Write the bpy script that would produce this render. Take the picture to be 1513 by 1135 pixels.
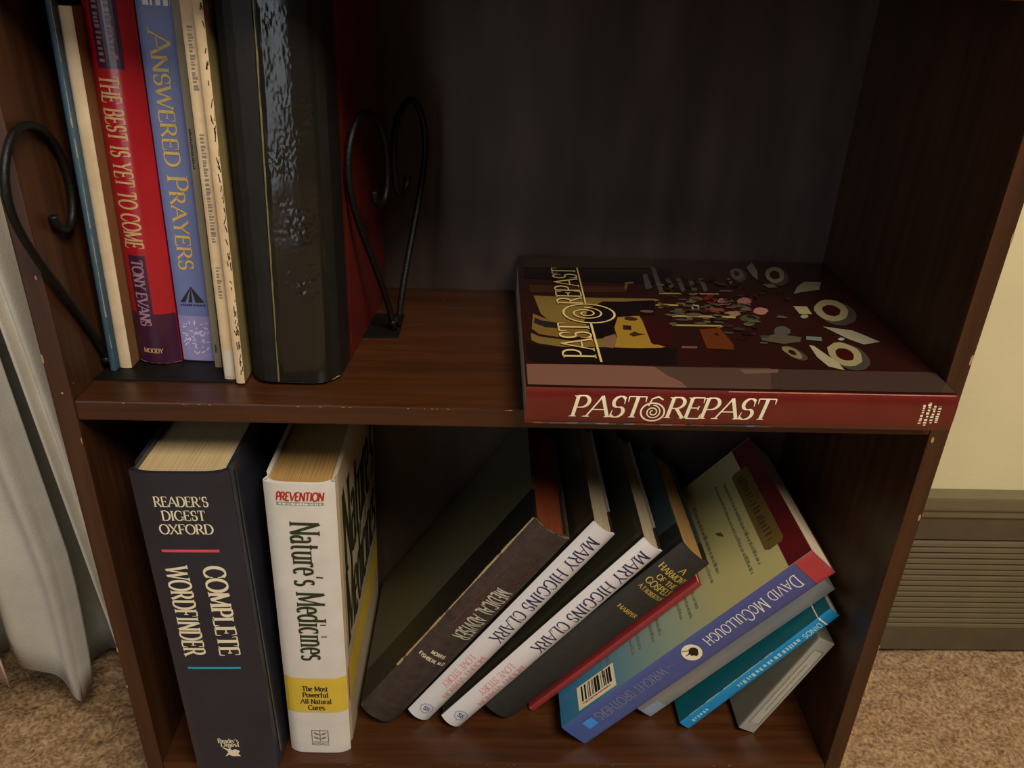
import bpy, bmesh, math, random
from mathutils import Vector, Matrix, noise

# ------------------------------------------------------------------ scene reset
for o in list(bpy.data.objects): bpy.data.objects.remove(o, do_unlink=True)
scene = bpy.context.scene
COL = scene.collection
random.seed(7)

def lin(c):
    return c / 12.92 if c <= 0.04045 else ((c + 0.055) / 1.055) ** 2.4
def rgb(h):
    return tuple(lin(int(h[i:i + 2], 16) / 255) for i in (0, 2, 4)) + (1.0,)

# ------------------------------------------------------------------ camera
cam_d = bpy.data.cameras.new('camera'); cam = bpy.data.objects.new('camera', cam_d); COL.objects.link(cam)
cam_d.sensor_fit = 'HORIZONTAL'; cam_d.sensor_width = 36.0; cam_d.lens = 1183.16 / 1513 * 36.0
cam_d.clip_start = 0.01
R_ = Vector((0.99923079, -0.02100524, 0.03311512)); U_ = Vector((-0.01991026, 0.45576514, 0.88987736)); F_ = Vector((0.0337848, 0.88985219, -0.45499634))
M = Matrix.Identity(4)
for i in range(3):
    M[i][0] = R_[i]; M[i][1] = U_[i]; M[i][2] = -F_[i]
M.translation = Vector((0.26916, -0.46732, 0.25803))
cam.matrix_world = M
scene.camera = cam

# ------------------------------------------------------------------ light and exposure
scene.view_settings.view_transform = 'Standard'
scene.view_settings.look = 'None'
scene.view_settings.gamma = 1.0
scene.view_settings.use_curve_mapping = False
scene.view_settings.exposure = 0.0
world = bpy.data.worlds.new('room_ambient'); scene.world = world; world.use_nodes = True
bgn = world.node_tree.nodes['Background']; bgn.inputs[0].default_value = (1.0, 0.92, 0.82, 1); bgn.inputs[1].default_value = 0.024

def area_light(name, loc, target, sx, sy, power, color):
    d = bpy.data.lights.new(name, 'AREA'); d.shape = 'RECTANGLE'; d.size = sx; d.size_y = sy; d.energy = power; d.color = color
    o = bpy.data.objects.new(name, d); COL.objects.link(o); o.location = loc
    o.rotation_euler = (Vector(target) - Vector(loc)).to_track_quat('-Z', 'Y').to_euler()
    return o
area_light('patio_door_daylight', (-0.82, -2.3, 0.60), (0.25, 0.1, 0.60), 1.0, 2.1, 12, (0.84, 0.92, 1.0))
area_light('ceiling_lamp', (0.85, -1.10, 1.65), (0.5, 0.1, -0.2), 0.8, 0.8, 47, (1.0, 0.88, 0.72))

# ------------------------------------------------------------------ materials
def newmat(name):
    m = bpy.data.materials.new(name); m.use_nodes = True
    return m, m.node_tree.nodes, m.node_tree.links, m.node_tree.nodes['Principled BSDF']
def mat(name, h, rough=0.5, var=0.15, scale=60.0, bump=0.0, bscale=300.0, spec=0.5, metal=0.0, stretch=(1, 1, 1), h2=None, coat=0.0):
    m, N, L, b = newmat(name)
    b.inputs['Roughness'].default_value = rough; b.inputs['Metallic'].default_value = metal
    b.inputs['Specular IOR Level'].default_value = spec; b.inputs['Coat Weight'].default_value = coat
    b.inputs['Coat Roughness'].default_value = 0.15
    c = rgb(h); tc = N.new('ShaderNodeTexCoord'); mp = N.new('ShaderNodeMapping'); mp.inputs['Scale'].default_value = stretch
    L.new(tc.outputs['Object'], mp.inputs['Vector'])
    n = N.new('ShaderNodeTexNoise'); n.inputs['Scale'].default_value = scale; n.inputs['Detail'].default_value = 5
    L.new(mp.outputs[0], n.inputs['Vector'])
    r = N.new('ShaderNodeValToRGB'); r.color_ramp.elements[0].position = 0.3; r.color_ramp.elements[1].position = 0.72
    c2 = rgb(h2) if h2 else tuple(min(1, x * (1 + var)) for x in c[:3]) + (1,)
    r.color_ramp.elements[0].color = tuple(x * (1 - var) for x in c[:3]) + (1,); r.color_ramp.elements[1].color = c2
    L.new(n.outputs['Fac'], r.inputs['Fac']); L.new(r.outputs['Color'], b.inputs['Base Color'])
    if bump:
        n2 = N.new('ShaderNodeTexNoise'); n2.inputs['Scale'].default_value = bscale; n2.inputs['Detail'].default_value = 4
        L.new(mp.outputs[0], n2.inputs['Vector'])
        bp = N.new('ShaderNodeBump'); bp.inputs['Strength'].default_value = bump; bp.inputs['Distance'].default_value = 0.001
        L.new(n2.outputs['Fac'], bp.inputs['Height']); L.new(bp.outputs[0], b.inputs['Normal'])
    return m
def mat_steps(name, axis, stops, rough=0.5, const=True, coat=0.0, bump=0.0):
    """printed colours that change along one local axis: stops = [(metres, hex), ...]"""
    m, N, L, b = newmat(name); b.inputs['Roughness'].default_value = rough; b.inputs['Coat Weight'].default_value = coat
    tc = N.new('ShaderNodeTexCoord'); sp = N.new('ShaderNodeSeparateXYZ'); L.new(tc.outputs['Object'], sp.inputs[0])
    mr = N.new('ShaderNodeMapRange'); lo, hi = stops[0][0], stops[-1][0]
    mr.inputs['From Min'].default_value = lo; mr.inputs['From Max'].default_value = hi
    L.new(sp.outputs['XYZ'.index(axis)], mr.inputs['Value'])
    r = N.new('ShaderNodeValToRGB'); r.color_ramp.interpolation = 'CONSTANT' if const else 'LINEAR'
    e = r.color_ramp.elements
    while len(e) < len(stops): e.new(0.5)
    for k, (p, h) in enumerate(stops):
        e[k].position = (p - lo) / (hi - lo)
    for k, (p, h) in enumerate(stops): e[k].color = rgb(h)
    L.new(mr.outputs[0], r.inputs['Fac']); L.new(r.outputs['Color'], b.inputs['Base Color'])
    if bump:
        n2 = N.new('ShaderNodeTexNoise'); n2.inputs['Scale'].default_value = 500; L.new(tc.outputs['Object'], n2.inputs['Vector'])
        bp = N.new('ShaderNodeBump'); bp.inputs['Strength'].default_value = bump; bp.inputs['Distance'].default_value = 0.001
        L.new(n2.outputs['Fac'], bp.inputs['Height']); L.new(bp.outputs[0], b.inputs['Normal'])
    return m
def mat_pages(name, h, h2):
    m, N, L, b = newmat(name); b.inputs['Roughness'].default_value = 0.85; b.inputs['Specular IOR Level'].default_value = 0.2
    tc = N.new('ShaderNodeTexCoord'); mp = N.new('ShaderNodeMapping'); mp.inputs['Scale'].default_value = (1, 0.01, 0.01)
    L.new(tc.outputs['Object'], mp.inputs['Vector'])
    n = N.new('ShaderNodeTexNoise'); n.inputs['Scale'].default_value = 1400; n.inputs['Detail'].default_value = 3
    L.new(mp.outputs[0], n.inputs['Vector'])
    r = N.new('ShaderNodeValToRGB'); r.color_ramp.elements[0].position = 0.32; r.color_ramp.elements[1].position = 0.62
    r.color_ramp.elements[0].color = rgb(h2); r.color_ramp.elements[1].color = rgb(h)
    L.new(n.outputs['Fac'], r.inputs['Fac']); L.new(r.outputs['Color'], b.inputs['Base Color'])
    bp = N.new('ShaderNodeBump'); bp.inputs['Strength'].default_value = 0.5; bp.inputs['Distance'].default_value = 0.0005
    L.new(n.outputs['Fac'], bp.inputs['Height']); L.new(bp.outputs[0], b.inputs['Normal'])
    return m
def mat_attr(name, rough=0.35, coat=0.0):
    m, N, L, b = newmat(name); b.inputs['Roughness'].default_value = rough; b.inputs['Coat Weight'].default_value = coat
    a = N.new('ShaderNodeVertexColor'); a.layer_name = 'print'; L.new(a.outputs['Color'], b.inputs['Base Color'])
    return m
def mat_wood(name, h1, h2, rough=0.32, grain='X', chips=True, spec=0.5):
    m, N, L, b = newmat(name); b.inputs['Roughness'].default_value = rough; b.inputs['Specular IOR Level'].default_value = spec
    tc = N.new('ShaderNodeTexCoord'); mp = N.new('ShaderNodeMapping')
    mp.inputs['Scale'].default_value = {'X': (0.06, 1, 1), 'Z': (1, 1, 0.06)}[grain]
    L.new(tc.outputs['Object'], mp.inputs['Vector'])
    n = N.new('ShaderNodeTexNoise'); n.inputs['Scale'].default_value = 90; n.inputs['Detail'].default_value = 8; n.inputs['Roughness'].default_value = 0.65
    L.new(mp.outputs[0], n.inputs['Vector'])
    r = N.new('ShaderNodeValToRGB'); r.color_ramp.elements[0].position = 0.3; r.color_ramp.elements[1].position = 0.7
    r.color_ramp.elements[0].color = rgb(h1); r.color_ramp.elements[1].color = rgb(h2)
    L.new(n.outputs['Fac'], r.inputs['Fac']); out = r.outputs['Color']
    if chips:
        n3 = N.new('ShaderNodeTexNoise'); n3.inputs['Scale'].default_value = 110; n3.inputs['Detail'].default_value = 2
        L.new(tc.outputs['Object'], n3.inputs['Vector'])
        r3 = N.new('ShaderNodeValToRGB'); r3.color_ramp.elements[0].position = 0.80; r3.color_ramp.elements[1].position = 0.82
        mx = N.new('ShaderNodeMixRGB'); mx.inputs[2].default_value = rgb('a5805c')
        L.new(n3.outputs['Fac'], r3.inputs['Fac']); L.new(r3.outputs['Color'], mx.inputs[0]); L.new(out, mx.inputs[1]); out = mx.outputs[0]
    L.new(out, b.inputs['Base Color'])
    bp = N.new('ShaderNodeBump'); bp.inputs['Strength'].default_value = 0.12; bp.inputs['Distance'].default_value = 0.0006
    L.new(n.outputs['Fac'], bp.inputs['Height']); L.new(bp.outputs[0], b.inputs['Normal'])
    return m

# ------------------------------------------------------------------ mesh helpers
def link(name, me, m=None, parent=None, smooth=False):
    o = bpy.data.objects.new(name, me); COL.objects.link(o)
    if m is not None: me.materials.append(m)
    if parent is not None: o.parent = parent
    if smooth:
        for p in me.polygons: p.use_smooth = True
    return o
def from_data(name, v, f, m=None, parent=None, smooth=False):
    me = bpy.data.meshes.new(name); me.from_pydata([tuple(q) for q in v], [], f); me.validate(); me.update()
    bm = bmesh.new(); bm.from_mesh(me); bmesh.ops.recalc_face_normals(bm, faces=bm.faces); bm.to_mesh(me); bm.free()
    return link(name, me, m, parent, smooth)
def box(name, lo, hi, m, parent=None, bevel=0.0008):
    bm = bmesh.new(); bmesh.ops.create_cube(bm, size=1)
    for v in bm.verts:
        for k in range(3): v.co[k] = (lo[k] + hi[k]) / 2 + v.co[k] * (hi[k] - lo[k])
    if bevel: bmesh.ops.bevel(bm, geom=list(bm.edges), offset=bevel, segments=2, affect='EDGES', profile=0.7)
    me = bpy.data.meshes.new(name); bm.to_mesh(me); bm.free()
    return link(name, me, m, parent)
def tube(name, pts, r, m, parent=None, seg=10):
    pts = [Vector(p) for p in pts]; v = []; f = []
    prev = None
    for i, p in enumerate(pts):
        t = (pts[min(i + 1, len(pts) - 1)] - pts[max(i - 1, 0)]).normalized()
        if prev is None:
            a = Vector((1, 0, 0)) if abs(t.x) < 0.8 else Vector((0, 1, 0)); a = (a - t * a.dot(t)).normalized()
        else:
            a = (prev - t * prev.dot(t)).normalized()
        prev = a; b = t.cross(a)
        rr = r(i / (len(pts) - 1)) if callable(r) else r
        for k in range(seg):
            th = 2 * math.pi * k / seg; v.append(p + (a * math.cos(th) + b * math.sin(th)) * rr)
    for i in range(len(pts) - 1):
        for k in range(seg):
            f.append((i * seg + k, i * seg + (k + 1) % seg, (i + 1) * seg + (k + 1) % seg, (i + 1) * seg + k))
    f.append(tuple(range(seg))); f.append(tuple(range((len(pts) - 1) * seg, len(pts) * seg)))
    return from_data(name, v, f, m, parent, True)
def empty(name, loc, rot=(0, 0, 0)):
    o = bpy.data.objects.new(name, None); COL.objects.link(o); o.empty_display_size = 0.02
    o.location = loc; o.rotation_euler = rot
    return o
def tag(o, label, cat, group=None):
    o['label'] = label; o['category'] = cat
    if group: o['group'] = group
    return o

# ------------------------------------------------------------------ stroke lettering
def E_(cx, cy, rx, ry, a0, a1, n=12):
    return [(cx + rx * math.cos(math.radians(a0 + (a1 - a0) * i / n)), cy + ry * math.sin(math.radians(a0 + (a1 - a0) * i / n))) for i in range(n + 1)]
# glyph: (advance width, [(points, serif flags)])  s/e = serif at start/end, t = tick at the end, u = tick at start
X = 0.66
G = {
 'A': (.86, [([(.0, 0), (.43, 1)], 's'), ([(.43, 1), (.86, 0)], 'e'), ([(.16, .36), (.70, .36)], '')]),
 'B': (.66, [([(.1, 0), (.1, 1)], 'se'), ([(.1, 1)] + E_(.33, .765, .24, .235, 90, -90) + [(.1, .53)], ''), ([(.1, .53)] + E_(.36, .265, .28, .265, 90, -90) + [(.1, 0)], '')]),
 'C': (.76, [(E_(.42, .5, .40, .5, 45, 315, 20), 'ut')]),
 'D': (.80, [([(.1, 0), (.1, 1)], 'se'), ([(.1, 1)] + E_(.34, .5, .44, .5, 90, -90, 16) + [(.1, 0)], '')]),
 'E': (.64, [([(.1, 0), (.1, 1)], 'se'), ([(.1, 1), (.58, 1)], 't'), ([(.1, .52), (.46, .52)], 't'), ([(.1, 0), (.62, 0)], 't')]),
 'F': (.60, [([(.1, 0), (.1, 1)], 'se'), ([(.1, 1), (.58, 1)], 't'), ([(.1, .50), (.44, .50)], 't')]),
 'G': (.82, [(E_(.42, .5, .40, .5, 48, 330, 20), 'u'), ([(.74, 0.08), (.74, .42)], 'e')]),
 'H': (.84, [([(.1, 0), (.1, 1)], 'se'), ([(.74, 0), (.74, 1)], 'se'), ([(.1, .51), (.74, .51)], '')]),
 'I': (.32, [([(.16, 0), (.16, 1)], 'se')]),
 'J': (.40, [([(.26, 1), (.26, .1)] + E_(.08, .1, .18, .25, 0, -90, 5), 's')]),
 'K': (.78, [([(.1, 0), (.1, 1)], 'se'), ([(.12, .42), (.66, 1)], 'e'), ([(.28, .56), (.74, 0)], 'e')]),
 'L': (.60, [([(.1, 0), (.1, 1)], 'se'), ([(.1, 0), (.58, 0)], 't')]),
 'M': (1.02, [([(.1, 0), (.13, 1)], 's'), ([(.13, 1), (.51, .08)], ''), ([(.51, .08), (.89, 1)], ''), ([(.89, 1), (.92, 0)], 'e')]),
 'N': (.84, [([(.1, 0), (.1, 1)], 's'), ([(.1, 1), (.74, 0)], ''), ([(.74, 0), (.74, 1)], 'e')]),
 'O': (.88, [(E_(.44, .5, .42, .5, 0, 360, 26), '')]),
 'P': (.62, [([(.1, 0), (.1, 1)], 'se'), ([(.1, 1)] + E_(.32, .73, .26, .27, 90, -90) + [(.1, .46)], '')]),
 'Q': (.88, [(E_(.44, .5, .42, .5, 0, 360, 26), ''), ([(.5, .1), (.85, -.15)], '')]),
 'R': (.74, [([(.1, 0), (.1, 1)], 'se'), ([(.1, 1)] + E_(.32, .74, .26, .26, 90, -90) + [(.1, .48)], ''), ([(.34, .48), (.72, 0)], 'e')]),
 'S': (.60, [(E_(.30, .74, .23, .26, 35, 250, 12) + [(.36, .49)] + E_(.30, .26, .25, .26, 70, -145, 12), 'ut')]),
 'T': (.72, [([(.36, 0), (.36, 1)], 's'), ([(.36, 1), (.70, 1)], 't'), ([(.36, 1), (.02, 1)], 't')]),
 'U': (.80, [([(.1, 1), (.1, .35)] + E_(.4, .33, .30, .33, 180, 360, 12) + [(.70, .35), (.70, 1)], 'se')]),
 'V': (.80, [([(.0, 1), (.4, 0)], 's'), ([(.4, 0), (.8, 1)], 'e')]),
 'W': (1.14, [([(.0, 1), (.3, 0)], 's'), ([(.3, 0), (.57, .95)], ''), ([(.57, .95), (.84, 0)], ''), ([(.84, 0), (1.14, 1)], 'e')]),
 'X': (.78, [([(.04, 1), (.74, 0)], 'se'), ([(.04, 0), (.74, 1)], 'se')]),
 'Y': (.76, [([(.02, 1), (.38, .48)], 's'), ([(.38, .48), (.74, 1)], 'e'), ([(.38, .48), (.38, 0)], 'e')]),
 'Z': (.70, [([(.05, 1), (.65, 1)], 'u'), ([(.65, 1), (.05, 0)], ''), ([(.05, 0), (.67, 0)], 't')]),
 '&': (.92, [(E_(.42, .76, .20, .22, -60, 250, 14) + [(.62, .18), (.86, 0)], ''), ([(.34, .55)] + E_(.36, .27, .30, .27, 130, 310, 12) + [(.80, .50)], '')]),
 "'": (.2, [([(.12, 1), (.07, .76)], '')]), '.': (.24, [([(.08, .05), (.16, .05)], 'p')]), ',': (.24, [([(.14, .08), (.06, -.12)], '')]), '-': (.34, [([(.04, .34), (.30, .34)], '')]),
 ' ': (.34, []),
 'a': (.54, [(E_(.24, X - .16, .17, .16, 150, 0, 8) + [(.41, .12), (.50, 0)], ''), (E_(.22, .2, .19, .2, 70, 340, 12), '')]),
 'b': (.56, [([(.1, 0), (.1, 1)], 'e'), (E_(.28, X / 2, .22, X / 2, 150, -150, 14), '')]),
 'c': (.48, [(E_(.27, X / 2, .24, X / 2, 50, 315, 14), 'u')]),
 'd': (.58, [([(.48, 0), (.48, 1)], 'e'), (E_(.28, X / 2, .23, X / 2, 40, 320, 14), '')]),
 'e': (.50, [([(.05, .36), (.47, .36)] + E_(.26, X / 2, .22, X / 2, 10, 310, 16), '')]),
 'f': (.36, [([(.14, 0), (.14, .80)] + E_(.28, .80, .14, .20, 180, 60, 6), 's'), ([(.0, X), (.34, X)], '')]),
 'g': (.54, [(E_(.26, X * .62, .2, X * .38, 0, 360, 14), ''), (E_(.26, -.08, .22, .16, 90, 450, 12), '')]),
 'h': (.58, [([(.1, 0), (.1, 1)], 'se'), ([(.1, .45)] + E_(.29, X - .2, .19, .2, 150, 0, 8) + [(.48, 0)], 'e')]),
 'i': (.28, [([(.14, 0), (.14, X)], 'se'), ([(.10, .88), (.18, .88)], 'p')]),
 'k': (.56, [([(.1, 0), (.1, 1)], 'se'), ([(.12, .28), (.46, X)], 'e'), ([(.24, .38), (.52, 0)], 'e')]),
 'l': (.28, [([(.14, 0), (.14, 1)], 'se')]),
 'm': (.88, [([(.1, 0), (.1, X)], 'se'), ([(.1, .42)] + E_(.27, X - .2, .17, .2, 150, 0, 8) + [(.44, 0)], 'e'), ([(.44, .42)] + E_(.61, X - .2, .17, .2, 150, 0, 8) + [(.78, 0)], 'e')]),
 'n': (.60, [([(.1, 0), (.1, X)], 'se'), ([(.1, .42)] + E_(.29, X - .2, .19, .2, 150, 0, 8) + [(.48, 0)], 'e')]),
 'o': (.54, [(E_(.27, X / 2, .24, X / 2, 0, 360, 18), '')]),
 'p': (.56, [([(.1, -.3), (.1, X)], 'se'), (E_(.28, X / 2, .22, X / 2, 150, -150, 14), '')]),
 'r': (.42, [([(.1, 0), (.1, X)], 'se'), ([(.1, .42)] + E_(.28, X - .18, .18, .18, 150, 40, 6), '')]),
 's': (.44, [(E_(.22, X * .75, .16, X * .25, 35, 250, 9) + E_(.21, X * .25, .18, X * .25, 70, -145, 9), '')]),
 't': (.38, [([(.14, .9), (.14, .14)] + E_(.26, .14, .12, .14, 180, 300, 5), ''), ([(.0, X), (.34, X)], '')]),
 'u': (.60, [([(.1, X), (.1, .2)] + E_(.28, .2, .18, .2, 180, 340, 8), 's'), ([(.48, X), (.48, 0)], 'se')]),
 'v': (.52, [([(.02, X), (.26, 0)], 's'), ([(.26, 0), (.50, X)], 'e')]),
 'w': (.76, [([(.02, X), (.2, 0)], 's'), ([(.2, 0), (.38, X)], ''), ([(.38, X), (.56, 0)], ''), ([(.56, 0), (.74, X)], 'e')]),
 'y': (.52, [([(.02, X), (.26, 0)], 's'), ([(.10, -.3), (.50, X)], 'e')]),
}
def glyph_polys(text, thick=0.15, thin=0.05, serif=True, gap=0.08, small_caps=False):
    """2-D quads of a line of lettering; cap height 1, starts at x = 0; returns (quads, length)"""
    quads = []; x0 = 0.0
    for ch in text:
        sc = 1.0
        if small_caps and ch.islower(): ch = ch.upper(); sc = 0.76
        w, strokes = G.get(ch, G[' '])
        for pts, fl in strokes:
            P = []
            for i in range(len(pts) - 1):                       # split long straight pieces so that they bend with the spine
                a, b = pts[i], pts[i + 1]; n = max(1, math.ceil(math.hypot(b[0] - a[0], b[1] - a[1]) / 0.13))
                for k in range(n): P.append((a[0] + (b[0] - a[0]) * k / n, a[1] + (b[1] - a[1]) * k / n))
            P.append(pts[-1]); Lp = []; Rp = []
            for i in range(len(P)):
                a = P[max(i - 1, 0)]; b = P[min(i + 1, len(P) - 1)]; dx, dy = b[0] - a[0], b[1] - a[1]; d = math.hypot(dx, dy) or 1; dx /= d; dy /= d
                wd = thin + (thick - thin) * abs(dy)
                if len(pts) == 2 and dx * dy > 0.05 and thick > thin * 1.5: wd = thin + (thick - thin) * 0.25      # rising diagonals are thin
                if 'p' in fl: wd = thick * 1.1
                wd /= sc ** 0.6
                Lp.append((P[i][0] - dy * wd / 2, P[i][1] + dx * wd / 2)); Rp.append((P[i][0] + dy * wd / 2, P[i][1] - dx * wd / 2))
            Q = [[Lp[i], Lp[i + 1], Rp[i + 1], Rp[i]] for i in range(len(P) - 1)]
            if serif:
                for flag, e, q in (('s', P[0], P[1]), ('e', P[-1], P[-2])):
                    if flag in fl:
                        up = 1 if q[1] > e[1] else -1; h = thin * 0.9; l = thick / 2 + 0.085
                        Q.append([(e[0] - l, e[1]), (e[0] + l, e[1]), (e[0] + l * .7, e[1] + up * h), (e[0] - l * .7, e[1] + up * h)])
                for flag, e in (('u', P[0]), ('t', P[-1])):
                    if flag in fl:
                        s = -1 if e[1] > 0.75 else 1
                        if 0.3 < e[1] < 0.7: Q.append([(e[0] - thin / 2, e[1] - .1), (e[0] + thin / 2, e[1] - .1), (e[0] + thin / 2, e[1] + .1), (e[0] - thin / 2, e[1] + .1)])
                        else: Q.append([(e[0] - thin * .7, e[1]), (e[0] + thin * .5, e[1]), (e[0] + thin * .6, e[1] + s * .24), (e[0] + thin * .1, e[1] + s * .24)])
            for q in Q: quads.append([(x0 + px * sc, py * sc) for px, py in q])
        x0 += w * sc + gap
    return quads, x0 - gap
def letter(parent, name, text, surf, anchor, size, length, mode, m, italic=0.0, align='c', **kw):
    """lettering laid on a surface: mode 'down' reads towards -b with letter tops towards +a, 'across' reads towards +a,
    'up' reads towards +a' of a flat cover; anchor = (a, b) of the line's start / centre on the baseline"""
    quads, w = glyph_polys(text, **kw); sx = length / w; v = []; f = []
    off = {'c': -length / 2, 'l': 0.0, 'r': -length}[align]
    for q in quads:
        i = len(v)
        for px, py in q:
            u = off + px * sx + italic * py * size; t = py * size
            a, b = (anchor[0] + t, anchor[1] - u) if mode == 'down' else (anchor[0] + u, anchor[1] + t)
            v.append(surf(a, b))
        f.append((i, i + 1, i + 2, i + 3))
    return from_data(name, v, f, m, parent)
def marks(parent, name, surf, rows, m, seed=1, wmin=0.4, wmax=1.6, vertical=False):
    """rows of small illegible type: rows = [(a0, a1, b, height)]"""
    rnd = random.Random(seed); v = []; f = []
    for a0, a1, b, h in rows:
        a = a0
        while a < a1:
            w = min(h * rnd.uniform(wmin, wmax), a1 - a); k = len(v); hh = h * rnd.uniform(0.6, 1.0)
            for q in ((a, b), (a + w, b), (a + w, b + hh), (a, b + hh)): v.append(surf(q[1], q[0]) if vertical else surf(*q))
            f.append((k, k + 1, k + 2, k + 3)); a += w + h * rnd.uniform(0.15, 0.5)
    return from_data(name, v, f, m, parent)
def patch(parent, name, surf, a0, a1, b0, b1, m, na=10, nb=2):
    v = [surf(a0 + (a1 - a0) * i / na, b0 + (b1 - b0) * j / nb) for j in range(nb + 1) for i in range(na + 1)]
    f = [(j * (na + 1) + i, j * (na + 1) + i + 1, (j + 1) * (na + 1) + i + 1, (j + 1) * (na + 1) + i) for j in range(nb) for i in range(na)]
    return from_data(name, v, f, m, parent)
def poly(parent, name, surf, pts, m):
    return from_data(name, [surf(*q) for q in pts], [tuple(range(len(pts)))], m, parent)

# ------------------------------------------------------------------ a book: spine towards the room (y = 0), x across the spine, z up
class Book: pass
def make_book(name, label, T, H, W, pivot, tilt=0.0, bulge=0.004, pw=2.0, board=0.0025, over=0.003, spine_m=None, left_m=None, right_m=None, pages_m=None,
              splay=0.0, hinge=0.0, group=None, yaw=0.0, pivot_right=True, root_loc=None, cat='book'):
    B = Book(); B.T, B.H, B.W = T, H, W
    th = math.radians(tilt)
    if root_loc is None:
        px, py, pz = pivot
        k = T if pivot_right else 0.0
        root_loc = (px - k * math.cos(th), py, pz + k * math.sin(th))
    B.root = empty(name, root_loc, (0, th, math.radians(yaw))); tag(B.root, label, cat, group)
    s = bulge
    def ys(x):
        t = min(1.0, abs(2 * x / T - 1)); return s * t ** pw
    B.ys = ys
    n = 16 if bulge > 0.0006 else 2
    outer = [(T * i / n, ys(T * i / n)) for i in range(n + 1)]
    inner = [(board + (T - 2 * board) * i / n, ys(T * i / n) + board) for i in range(n + 1)]
    def extrude(nm, prof, z0, z1, m, sm=False):
        k = len(prof); v = [(x, y, z0) for x, y in prof] + [(x, y, z1) for x, y in prof]
        f = [(i, (i + 1) % k, k + (i + 1) % k, k + i) for i in range(k)] + [tuple(range(k)), tuple(range(k, 2 * k))]
        return from_data(nm, v, f, m, B.root, sm)
    # spine as a curved strip with thickness
    v = []; f = []
    for z in (0, H * .02, H * .98, H):
        for x, y in outer: v.append((x, y, z))
        for x, y in inner: v.append((x, y, z))
    k = 2 * (n + 1)
    for j in range(3):
        for i in range(n):
            f.append((j * k + i, j * k + i + 1, (j + 1) * k + i + 1, (j + 1) * k + i))
            f.append((j * k + n + 1 + i, j * k + n + 2 + i, (j + 1) * k + n + 2 + i, (j + 1) * k + n + 1 + i))
    for j in (0, 3):
        for i in range(n): f.append((j * k + i, j * k + i + 1, j * k + n + 2 + i, j * k + n + 1 + i))
    for j in range(3):
        for i in (0, n): f.append((j * k + i, (j + 1) * k + i, (j + 1) * k + n + 1 + i, j * k + n + 1 + i))
    B.spine = from_data('spine', v, f, spine_m, B.root)
    B.spine.data.polygons.foreach_set('use_smooth', [True] * len(B.spine.data.polygons))
    md = B.spine.modifiers.new('edge', 'EDGE_SPLIT'); md.split_angle = math.radians(40)
    hg = hinge
    def side(x0, sg, y):                                        # outer surface of a board at depth y, with the hinge groove
        g = 0.0
        if hg: g = hg * math.exp(-((y - s - 0.006) / 0.0028) ** 2)
        return x0 - sg * g
    ysmp = [s + t for t in ([0, .002, .004, .006, .008, .011, .016] if hg else [0])] + [W]
    lp = [(side(0, -1, y), y) for y in ysmp] + [(board, W), (board, s)]
    rp = [(side(T, 1, y) + splay * (y - s), y) for y in ysmp] + [(T - board + splay * (W - s), W), (T - board, s)]
    B.left = extrude('back_cover', lp, 0, H, left_m or spine_m)
    B.right = extrude('front_cover', rp, 0, H, right_m or left_m or spine_m)
    pr = [(board + (T - 2 * board) * i / n, ys(T * i / n) + board + 0.0006) for i in range(n + 1)] + [(T - board + splay * (W - s - over) - 0.0002, W - over), (board + 0.0002, W - over)]
    B.pages = extrude('page_block', pr, over, H - over, pages_m)
    e = 0.0003
    B.sp = lambda a, b: (a, ys(a) - e, b)                       # spine: a = x, b = z
    B.lf = lambda a, b: (-e, W - a, b)                          # left cover seen from outside: a runs from fore-edge to spine
    B.rt = lambda a, b: (T + splay * (a - s) + e, a, b)         # right cover: a runs from spine to fore-edge
    return B

# ================================================================== the room
ZB = -0.3517            # top of the bottom shelf (middle shelf top is z = 0)
ZF = -0.450             # floor
WALL = 0.250
W_IN = 0.575; D_IN = 0.2264; PT = 0.0133

def mat_carpet():
    m, N, L, b = newmat('tan_carpet'); b.inputs['Roughness'].default_value = 1.0; b.inputs['Specular IOR Level'].default_value = 0.05
    tc = N.new('ShaderNodeTexCoord')
    n = N.new('ShaderNodeTexNoise'); n.inputs['Scale'].default_value = 230; n.inputs['Detail'].default_value = 4; L.new(tc.outputs['Object'], n.inputs['Vector'])
    n2 = N.new('ShaderNodeTexNoise'); n2.inputs['Scale'].default_value = 38; n2.inputs['Detail'].default_value = 4; L.new(tc.outputs['Object'], n2.inputs['Vector'])
    r = N.new('ShaderNodeValToRGB'); r.color_ramp.elements[0].position = 0.3; r.color_ramp.elements[1].position = 0.7
    r.color_ramp.elements[0].color = rgb('7c6148'); r.color_ramp.elements[1].color = rgb('c9ab85')
    r2 = N.new('ShaderNodeValToRGB'); r2.color_ramp.elements[0].color = rgb('b89a80'); r2.color_ramp.elements[1].color = (1, 1, 1, 1)
    mx = N.new('ShaderNodeMixRGB'); mx.blend_type = 'MULTIPLY'; mx.inputs[0].default_value = 0.6
    L.new(n.outputs['Fac'], r.inputs['Fac']); L.new(n2.outputs['Fac'], r2.inputs['Fac']); L.new(r.outputs[0], mx.inputs[1]); L.new(r2.outputs[0], mx.inputs[2])
    L.new(mx.outputs[0], b.inputs['Base Color'])
    bp = N.new('ShaderNodeBump'); bp.inputs['Strength'].default_value = 0.9; bp.inputs['Distance'].default_value = 0.003
    L.new(n.outputs['Fac'], bp.inputs['Height']); L.new(bp.outputs[0], b.inputs['Normal'])
    return m
def axis_samples(a, b, lo, hi, step, far):
    out = []; x = a
    while x < lo: out.append(x); x += far
    x = lo
    while x < hi: out.append(x); x += step
    x = hi
    while x < b: out.append(x); x += far
    out.append(b); return out
xs = axis_samples(-2.0, 2.6, -0.34, 1.10, 0.0055, 0.2); ysx = axis_samples(-3.0, WALL, -0.10, WALL, 0.0055, 0.2)
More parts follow.
